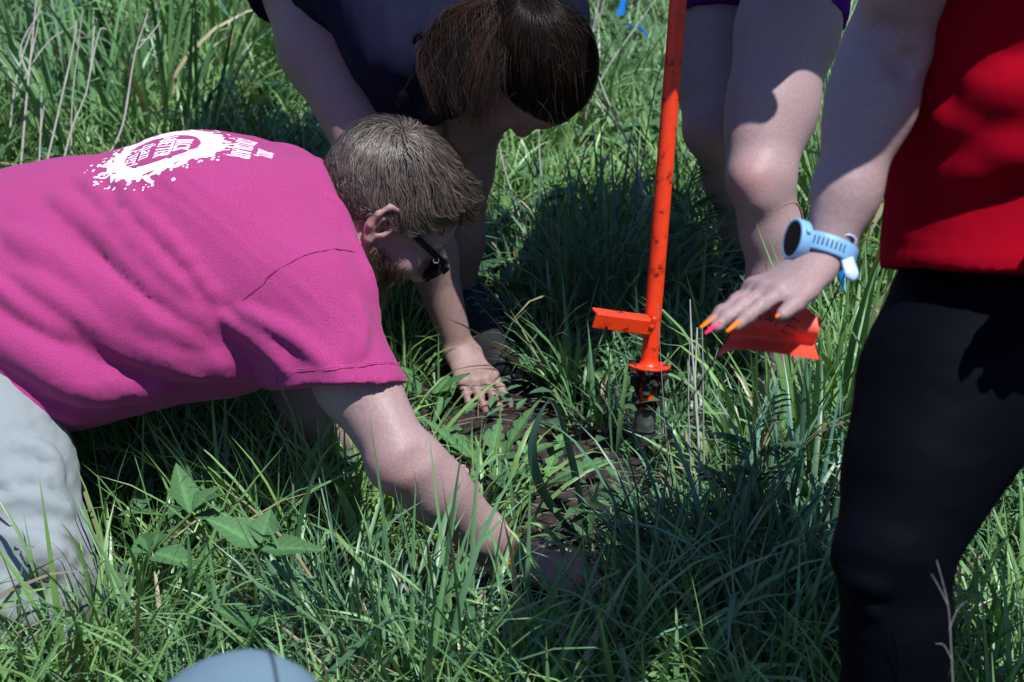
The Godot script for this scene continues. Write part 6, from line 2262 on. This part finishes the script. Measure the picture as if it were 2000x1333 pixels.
func tuft(rng: RandomNumberGenerator, at: Vector3, count: int, radius: float, length: float, width: float, spread: float, color: Color, lean_dir := 0.0, lean := 0.0, vary := 0.35, bowed := -1) -> void:
	for i in count:
		var a := rng.randf() * TAU
		var d := sqrt(rng.randf()) * radius
		var p := at + Vector3(sin(a) * d, 0, cos(a) * d)
		p.y = ground_height(p.x, p.z) - 0.006
		var l := length * rng.randf_range(1.0 - vary, 1.0 + vary * 0.6)
		for s in short:
			var d2: float = Vector2(p.x - s[0].x, p.z - s[0].z).length() / s[1]
			if d2 < 1.0:
				l *= lerpf(s[2], 1.0, smoothstep(0.6, 1.0, d2))
		var roof: float = low.get(Vector2i(floori(p.x / 0.04), floori(p.z / 0.04)), 9.0)
		if roof < 0.05:
			continue
		if l * 0.85 > roof:
			l = roof * rng.randf_range(0.75, 1.05)
			if rng.randf() < 0.35:
				continue
		var tilt := rng.randf_range(0.03, spread)
		var dir := Vector3(sin(a), 0, cos(a)) * tilt + Vector3(sin(lean_dir), 0, cos(lean_dir)) * lean
		var c := color.lerp(Color(color.r * 1.25, color.g * 1.15, color.b * 0.8), rng.randf()) * rng.randf_range(0.72, 1.2)
		if rng.randf() < 0.05:      # withered blades
			c = Color(0.34, 0.29, 0.17) * rng.randf_range(0.7, 1.2)
		c.a = 1.0
		add_blade(rng, p, atan2(dir.x, dir.z), dir.length(), l, width * rng.randf_range(0.7, 1.25), c, bowed)


func build_grass() -> void:
	var rng := RandomNumberGenerator.new()
	rng.seed = 2024
	for i in 10:
		blades.append(blade_mesh([0.15, 0.35, 0.6, 0.9, 1.2, 1.5, 1.9, 0.5, 0.8, 2.3][i], 0.35 if i % 2 else 0.55, [0.0, 0.5, -0.6, 0.3, -0.3, 0.8, 0.0, 1.0, -1.0, 0.2][i]))
		swards.append(Sward.new())
	var patchy := noise(201, 1.3, 3)
	var kinds := noise(202, 0.9, 2)
	var green := Color(0.105, 0.235, 0.105)
	var fresh := Color(0.165, 0.325, 0.112)
	var blue := Color(0.078, 0.190, 0.138)
	# the bare, trampled spots
	var bare := [[Vector3(0.0398, 0.0000, -2.7199), 0.22, 0.16], [Vector3(-0.0414, 0.0000, -2.8569), 0.16, 0.12], [Vector3(0.0921, 0.0000, -2.5931), 0.17, 0.12], [Vector3(0.0000, 0.0000, -2.9482), 0.15, 0.10], [Vector3(0.0097, 0.0000, -3.4611), 0.16, 0.12]]
	var made := 0
	for i in 21000:
		var z := -1.75 - 5.3 * pow(rng.randf(), 0.8)
		var half := 0.55 + 0.33 * -z
		var x := rng.randf_range(-half, half)
		var p := Vector3(x, 0, z)
		var keep := 1.0
		for b in bare:
			var d := Vector2((p.x - b[0].x) / b[1], (p.z - b[0].z) / b[2]).length()
			keep = minf(keep, smoothstep(0.55, 1.15, d) + 0.07)
		var patch := patchy.get_noise_2d(x, z)
		keep *= clampf(0.75 + patch * 1.0, 0.3, 1.0)
		if rng.randf() > keep:
			continue
		var k := kinds.get_noise_2d(x, z)
		var near := smoothstep(-3.0, -2.4, z)
		var c := green.lerp(fresh, clampf(k * 1.4 + 0.35, 0.0, 1.0)).lerp(blue, clampf(-k * 1.5, 0.0, 0.8))
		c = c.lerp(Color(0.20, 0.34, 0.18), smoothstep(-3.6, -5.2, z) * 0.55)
		var l := lerpf(0.17, 0.235, near) * (1.0 + 0.5 * patch)
		if rng.randf() < 0.30:
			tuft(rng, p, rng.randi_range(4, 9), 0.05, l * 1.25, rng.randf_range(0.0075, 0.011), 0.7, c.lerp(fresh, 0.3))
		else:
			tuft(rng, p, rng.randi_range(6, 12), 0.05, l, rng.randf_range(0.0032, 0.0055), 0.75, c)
	# tufts that stand out, each at its own place
	for t in [
		[Vector3(0.3700, 0.0000, -2.6084), 60, 0.10, 0.36, 0.0125, 0.30, fresh, 0.0], [Vector3(0.4450, 0.0000, -2.5931), 46, 0.09, 0.37, 0.0135, 0.30, fresh, 0.0], [Vector3(0.3064, 0.0000, -2.6712), 24, 0.08, 0.30, 0.011, 0.4, fresh, 0.0],
		[Vector3(0.5136, 0.0000, -2.6395), 30, 0.08, 0.44, 0.013, 0.25, green, 1.3], [Vector3(0.5660, 0.0000, -2.7700), 26, 0.08, 0.42, 0.012, 0.25, fresh, 1.3],
		[Vector3(0.1019, 0.0000, -3.2748), 120, 0.13, 0.34, 0.0065, 0.45, blue, 0.0], [Vector3(0.1852, 0.0000, -3.2748), 110, 0.12, 0.34, 0.0065, 0.45, blue, 0.0], [Vector3(0.0474, 0.0000, -3.3658), 50, 0.1, 0.26, 0.0055, 0.5, green, 0.0], [Vector3(0.2686, 0.0000, -3.2748), 50, 0.1, 0.26, 0.006, 0.5, blue, 0.0],
		[Vector3(0.2040, 0.0000, -2.9482), 60, 0.12, 0.22, 0.006, 0.7, green, 0.0], [Vector3(0.2721, 0.0000, -2.8392), 50, 0.1, 0.22, 0.006, 0.6, green, 0.0], [Vector3(0.1237, 0.0000, -2.8392), 26, 0.08, 0.17, 0.005, 0.8, fresh, 0.0],
		[Vector3(-0.6171, 0.0000, -2.2758), 90, 0.10, 0.34, 0.006, 0.3, fresh, 0.9], [Vector3(-0.5433, 0.0000, -2.2148), 60, 0.12, 0.34, 0.006, 0.35, fresh, 0.7], [Vector3(-0.6415, 0.0000, -2.1677), 50, 0.12, 0.30, 0.006, 0.35, fresh, 0.6],
		[Vector3(-0.7664, 0.0000, -4.2087), 60, 0.14, 0.46, 0.013, 0.4, green, 0.0], [Vector3(-0.9189, 0.0000, -4.1090), 60, 0.16, 0.44, 0.014, 0.5, green, 0.0], [Vector3(-0.7234, 0.0000, -4.6525), 70, 0.16, 0.5, 0.013, 0.45, fresh, 0.3],
		[Vector3(-1.1550, 0.0000, -4.5731), 60, 0.2, 0.5, 0.012, 0.5, green, 0.0], [Vector3(-0.9443, 0.0000, -4.7763), 60, 0.2, 0.5, 0.012, 0.5, blue, 0.0], [Vector3(0.7034, 0.0000, -3.6127), 70, 0.14, 0.45, 0.012, 0.4, fresh, 0.0], [Vector3(0.6182, 0.0000, -3.3198), 60, 0.12, 0.42, 0.011, 0.4, fresh, 0.0],
		[Vector3(0.6777, 0.0000, -2.4612), 50, 0.1, 0.36, 0.008, 0.4, green, 0.0], [Vector3(0.7577, 0.0000, -2.6873), 50, 0.1, 0.4, 0.009, 0.4, blue, 0.0], [Vector3(0.6076, 0.0000, -2.2634), 70, 0.08, 0.3, 0.005, 0.35, fresh, 0.0],
		[Vector3(0.2489, 0.0000, -2.3526), 60, 0.14, 0.30, 0.010, 0.5, blue, 0.0], [Vector3(0.3452, 0.0000, -2.2634), 60, 0.14, 0.32, 0.011, 0.5, blue, 0.0], [Vector3(0.1726, 0.0000, -2.2634), 50, 0.14, 0.28, 0.008, 0.5, blue, 0.0], [Vector3(0.4231, 0.0000, -2.3265), 50, 0.1, 0.32, 0.011, 0.45, blue, 0.0], [Vector3(0.3212, 0.0000, -2.4333), 50, 0.12, 0.3, 0.009, 0.5, green, 0.0],
		[Vector3(-0.1018, 0.0000, -2.4196), 50, 0.09, 0.26, 0.007, 0.5, green, 0.0], [Vector3(-0.2062, 0.0000, -2.4612), 60, 0.10, 0.27, 0.006, 0.5, fresh, 0.5], [Vector3(-0.2762, 0.0000, -2.4196), 70, 0.12, 0.27, 0.006, 0.55, fresh, 0.0], [Vector3(0.0000, 0.0000, -2.2884), 60, 0.12, 0.25, 0.0055, 0.6, green, 0.0]]:
		tuft(rng, t[0], t[1], t[2], t[3], t[4], t[5], t[6], t[7], 0.12 if t[7] else 0.0)
	# broad single blades in front, each at its own place
	var broad := Net.new()
	for h in [
		[Vector3(-0.5479, 0.0000, -2.1677), Vector3(-0.5406, 0.1409, -2.1677), Vector3(-0.5732, 0.2216, -2.1677), 12, fresh],
		[Vector3(-0.4844, 0.0000, -2.1677), Vector3(-0.4735, 0.1637, -2.1677), Vector3(-0.4994, 0.2424, -2.1677), 12, fresh],
		[Vector3(-0.4679, 0.0000, -2.4472), Vector3(-0.4779, 0.0844, -2.4472), Vector3(-0.5021, 0.1479, -2.4472), 9, fresh],
		[Vector3(-0.3716, 0.0000, -2.4896), Vector3(-0.3892, 0.0810, -2.4896), Vector3(-0.4364, 0.1452, -2.4896), 9, green],
		[Vector3(-0.3142, 0.0000, -2.2634), Vector3(-0.2662, 0.2290, -2.2634), Vector3(-0.2152, 0.3153, -2.2634), 10, green],
		[Vector3(-0.3604, 0.0000, -2.4896), Vector3(-0.3542, 0.0768, -2.4896), Vector3(-0.3514, 0.1436, -2.4896), 9, fresh],
		[Vector3(-0.3373, 0.0000, -2.4472), Vector3(-0.3364, 0.1052, -2.4472), Vector3(-0.3198, 0.1192, -2.4472), 11, fresh],
		[Vector3(-0.4190, 0.0000, -2.1911), Vector3(-0.4131, 0.1262, -2.1911), Vector3(-0.4146, 0.2101, -2.1911), 12, green],
		[Vector3(-0.4033, 0.0000, -2.2088), Vector3(-0.3945, 0.0838, -2.2088), Vector3(-0.4105, 0.1446, -2.2088), 15, green],
		[Vector3(-0.1994, 0.0000, -2.3790), Vector3(-0.2220, 0.1157, -2.3790), Vector3(-0.2430, 0.1761, -2.3790), 22, fresh],
		[Vector3(-0.1542, 0.0000, -2.4968), Vector3(-0.1646, 0.1231, -2.4968), Vector3(-0.1710, 0.2434, -2.4968), 10, green],
		[Vector3(-0.1661, 0.0000, -2.6317), Vector3(-0.1244, 0.0749, -2.6317), Vector3(-0.1541, 0.1576, -2.6317), 14, blue],
		[Vector3(-0.0888, 0.0000, -2.4753), Vector3(-0.1095, 0.0933, -2.4753), Vector3(-0.1304, 0.2165, -2.4753), 9, fresh],
		[Vector3(0.1042, 0.0000, -2.5405), Vector3(0.0334, 0.1243, -2.5405), Vector3(0.0547, 0.2336, -2.5405), 26, blue],
		[Vector3(0.1107, 0.0000, -2.5779), Vector3(0.0862, 0.1296, -2.5779), Vector3(0.0585, 0.2191, -2.5779), 19, blue],
		[Vector3(0.1658, 0.0000, -2.7700), Vector3(0.1709, 0.0907, -2.7700), Vector3(0.1801, 0.1704, -2.7700), 12, fresh],
		[Vector3(0.1605, 0.0000, -2.7956), Vector3(0.1526, 0.1047, -2.7956), Vector3(0.1513, 0.2038, -2.7956), 6, green],
		[Vector3(0.1110, 0.0000, -2.4753), Vector3(0.1169, 0.0849, -2.4753), Vector3(0.1247, 0.1349, -2.4753), 12, fresh],
		[Vector3(0.0074, 0.0000, -2.4896), Vector3(0.0000, 0.1020, -2.4896), Vector3(-0.0109, 0.1477, -2.4896), 8, green],
		[Vector3(-0.0685, 0.0000, -2.3924), Vector3(-0.0495, 0.1242, -2.3924), Vector3(0.0070, 0.2045, -2.3924), 8, green],
		[Vector3(-0.0073, 0.0000, -2.4333), Vector3(0.0288, 0.0924, -2.4333), Vector3(0.0444, 0.1336, -2.4333), 9, green],
		[Vector3(0.0872, 0.0000, -2.4196), Vector3(0.0575, 0.0756, -2.4196), Vector3(0.0072, 0.0839, -2.4196), 11, fresh],
		[Vector3(-0.0901, 0.0000, -2.2758), Vector3(-0.1094, 0.0891, -2.2758), Vector3(-0.0813, 0.1445, -2.2758), 10, fresh],
		[Vector3(0.5027, 0.0000, -2.6712), Vector3(0.5289, 0.1753, -2.6712), Vector3(0.5538, 0.3423, -2.6712), 15, green],
		[Vector3(0.4658, 0.0000, -2.6317), Vector3(0.5020, 0.1440, -2.6317), Vector3(0.5279, 0.2534, -2.6317), 15, fresh],
		[Vector3(0.4337, 0.0000, -2.6239), Vector3(0.4486, 0.1309, -2.6239), Vector3(0.4807, 0.2155, -2.6239), 14, fresh],
		[Vector3(0.4009, 0.0000, -2.6084), Vector3(0.3817, 0.1390, -2.6084), Vector3(0.3650, 0.2397, -2.6084), 14, fresh],
		[Vector3(0.3485, 0.0000, -2.6239), Vector3(0.3193, 0.1309, -2.6239), Vector3(0.3019, 0.2155, -2.6239), 13, fresh],
		[Vector3(0.4374, 0.0000, -2.5931), Vector3(0.4202, 0.1554, -2.5931), Vector3(0.4035, 0.2471, -2.5931), 16, fresh],
		[Vector3(0.3700, 0.0000, -2.6084), Vector3(0.3561, 0.1219, -2.6084), Vector3(0.3293, 0.2065, -2.6084), 13, fresh],
		[Vector3(0.3410, 0.0000, -2.7035), Vector3(0.3691, 0.0717, -2.7035), Vector3(0.4452, -0.0181, -2.7035), 12, fresh],
		[Vector3(0.3928, 0.0000, -2.6712), Vector3(0.4210, 0.0535, -2.6712), Vector3(0.4635, 0.0000, -2.6712), 12, fresh],
		[Vector3(0.3629, 0.0000, -2.3724), Vector3(0.3655, 0.0952, -2.3724), Vector3(0.3884, 0.1478, -2.3724), 14, blue],
		[Vector3(0.3924, 0.0000, -2.3073), Vector3(0.3453, 0.0938, -2.3073), Vector3(0.2770, 0.1377, -2.3073), 10, blue],
		[Vector3(0.3627, 0.0000, -2.1562), Vector3(0.3758, 0.1098, -2.1562), Vector3(0.4076, 0.1896, -2.1562), 16, blue],
		[Vector3(0.4178, 0.0000, -2.3395), Vector3(0.4031, 0.0660, -2.3395), Vector3(0.3677, 0.1323, -2.3395), 14, blue],
		[Vector3(0.1566, 0.0000, -2.3265), Vector3(0.1745, 0.0658, -2.3265), Vector3(0.2287, 0.1873, -2.3265), 13, blue],
		[Vector3(0.1961, 0.0000, -2.2029), Vector3(0.1600, 0.0876, -2.2029), Vector3(0.1251, 0.1651, -2.2029), 12, blue],
		[Vector3(0.2806, 0.0000, -2.1677), Vector3(0.2628, 0.1024, -2.1677), Vector3(0.2268, 0.1864, -2.1677), 13, blue],
		[Vector3(0.3207, 0.0000, -2.1677), Vector3(0.3277, 0.1178, -2.1677), Vector3(0.3624, 0.1939, -2.1677), 12, blue],
		[Vector3(0.1203, 0.0000, -2.1677), Vector3(0.0986, 0.1024, -2.1677), Vector3(0.0585, 0.1713, -2.1677), 10, green],
		[Vector3(0.0668, 0.0000, -2.1677), Vector3(0.0723, 0.1024, -2.1677), Vector3(0.1106, 0.1637, -2.1677), 10, green],
		[Vector3(-0.6273, 0.0000, -2.1643), Vector3(-0.6298, 0.1046, -2.1643), Vector3(-0.6239, 0.1734, -2.1643), 9, green],
		[Vector3(-0.5806, 0.0000, -2.1643), Vector3(-0.5539, 0.0735, -2.1643), Vector3(-0.5006, 0.1583, -2.1643), 11, green],
		[Vector3(-0.2403, 0.0000, -2.1643), Vector3(-0.2624, 0.1046, -2.1643), Vector3(-0.2987, 0.1659, -2.1643), 10, green],
		[Vector3(-0.1203, 0.0000, -2.1677), Vector3(-0.1380, 0.1024, -2.1677), Vector3(-0.1823, 0.1561, -2.1677), 10, fresh],
		[Vector3(-0.0470, 0.0000, -2.1794), Vector3(-0.0528, 0.0949, -2.1794), Vector3(-0.0915, 0.1566, -2.1794), 9, green],
		[Vector3(-0.2013, 0.0000, -2.1794), Vector3(-0.2043, 0.1104, -2.1794), Vector3(-0.1957, 0.1718, -2.1794), 16, green],
		[Vector3(0.0272, 0.0000, -2.2148), Vector3(0.0402, 0.0800, -2.2148), Vector3(0.0866, 0.1192, -2.2148), 9, fresh],
		[Vector3(0.6276, 0.0000, -2.3265), Vector3(0.6262, 0.1223, -2.3265), Vector3(0.6465, 0.1936, -2.3265), 9, green],
		[Vector3(0.6408, 0.0000, -2.4612), Vector3(0.6458, 0.1013, -2.4612), Vector3(0.6322, 0.1672, -2.4612), 9, fresh],
		[Vector3(0.6629, 0.0000, -2.2634), Vector3(0.6384, 0.1047, -2.2634), Vector3(0.5983, 0.1675, -2.2634), 9, green]]:
		var root: Vector3 = h[0]
		var tip: Vector3 = h[2]
		var mid: Vector3 = h[1]
		var pull: Vector3 = mid * 2.0 - (root + tip) * 0.5
		pull.z += rng.randf_range(-0.02, 0.03)
		tip.z += rng.randf_range(-0.03, 0.03)
		var widths := []
		for i in 13:
			var t := i / 12.0
			widths.append(h[3] * 0.00074 * (1.0 - pow(t, 2.8)) * (0.55 + 0.45 * smoothstep(0.0, 0.4, t)) + 0.0004)
		var c: Color = (h[4] as Color) * rng.randf_range(0.9, 1.1)
		c.a = 1.0
		strip(broad, bend(root - Vector3(0, 0.01, 0), pull, tip, 13), widths, Vector3(1, 0, rng.randf_range(-0.7, 0.7)), 0.4, c * 1.1, c, 0.88)
	var m: StandardMaterial3D = M.leaf
	var meadow := thing("meadow_grass", "mixed green grass of the meadow round the people, long and arching", "grass")
	meadow.set_meta("kind", "stuff")
	part("broad_blades", broad.mesh(), m, meadow).set_meta("kind", "stuff")
	var total := 0
	for i in blades.size():
		var s: Sward = swards[i]
		var mm := MultiMesh.new()
		mm.transform_format = MultiMesh.TRANSFORM_3D
		mm.use_colors = true
		mm.mesh = blades[i]
		mm.instance_count = s.where.size()
		for j in s.where.size():
			mm.set_instance_transform(j, s.where[j])
			mm.set_instance_color(j, s.tint[j])
		total += s.where.size()
		var o := MultiMeshInstance3D.new()
		o.name = "grass_blades"
		o.multimesh = mm
		o.material_override = m
		meadow.add_child(o, true)
		o.set_meta("kind", "stuff")
	print("blades ", total)
	# dead stems and thatch on the soil
	var straw := Net.new()
	for i in 5500:
		var z := -2.0 - 4.0 * pow(rng.randf(), 0.9)
		var half := 0.3 + 0.3 * -z
		var p := Vector3(rng.randf_range(-half, half), 0, z)
		p.y = ground_height(p.x, p.z) + rng.randf_range(0.002, 0.02)
		var a := rng.randf() * TAU
		var d := Vector3(sin(a), rng.randf_range(-0.06, 0.18), cos(a)) * rng.randf_range(0.012, 0.06)
		var c := Color(0.30, 0.25, 0.19).lerp(Color(0.14, 0.11, 0.09), rng.randf())
		tube(straw, [p - d, p + Vector3(0, 0.004, 0), p + d], [0.0006, 0.0010, 0.0005], 4, c, false)
	var litter := part("dead_stems", straw.mesh(), M.straw, self)
	litter.name = named("dead_stems")
	tag(litter, "pale dead stems and thatch lying on the soil between the grass", "thatch", "", "stuff")
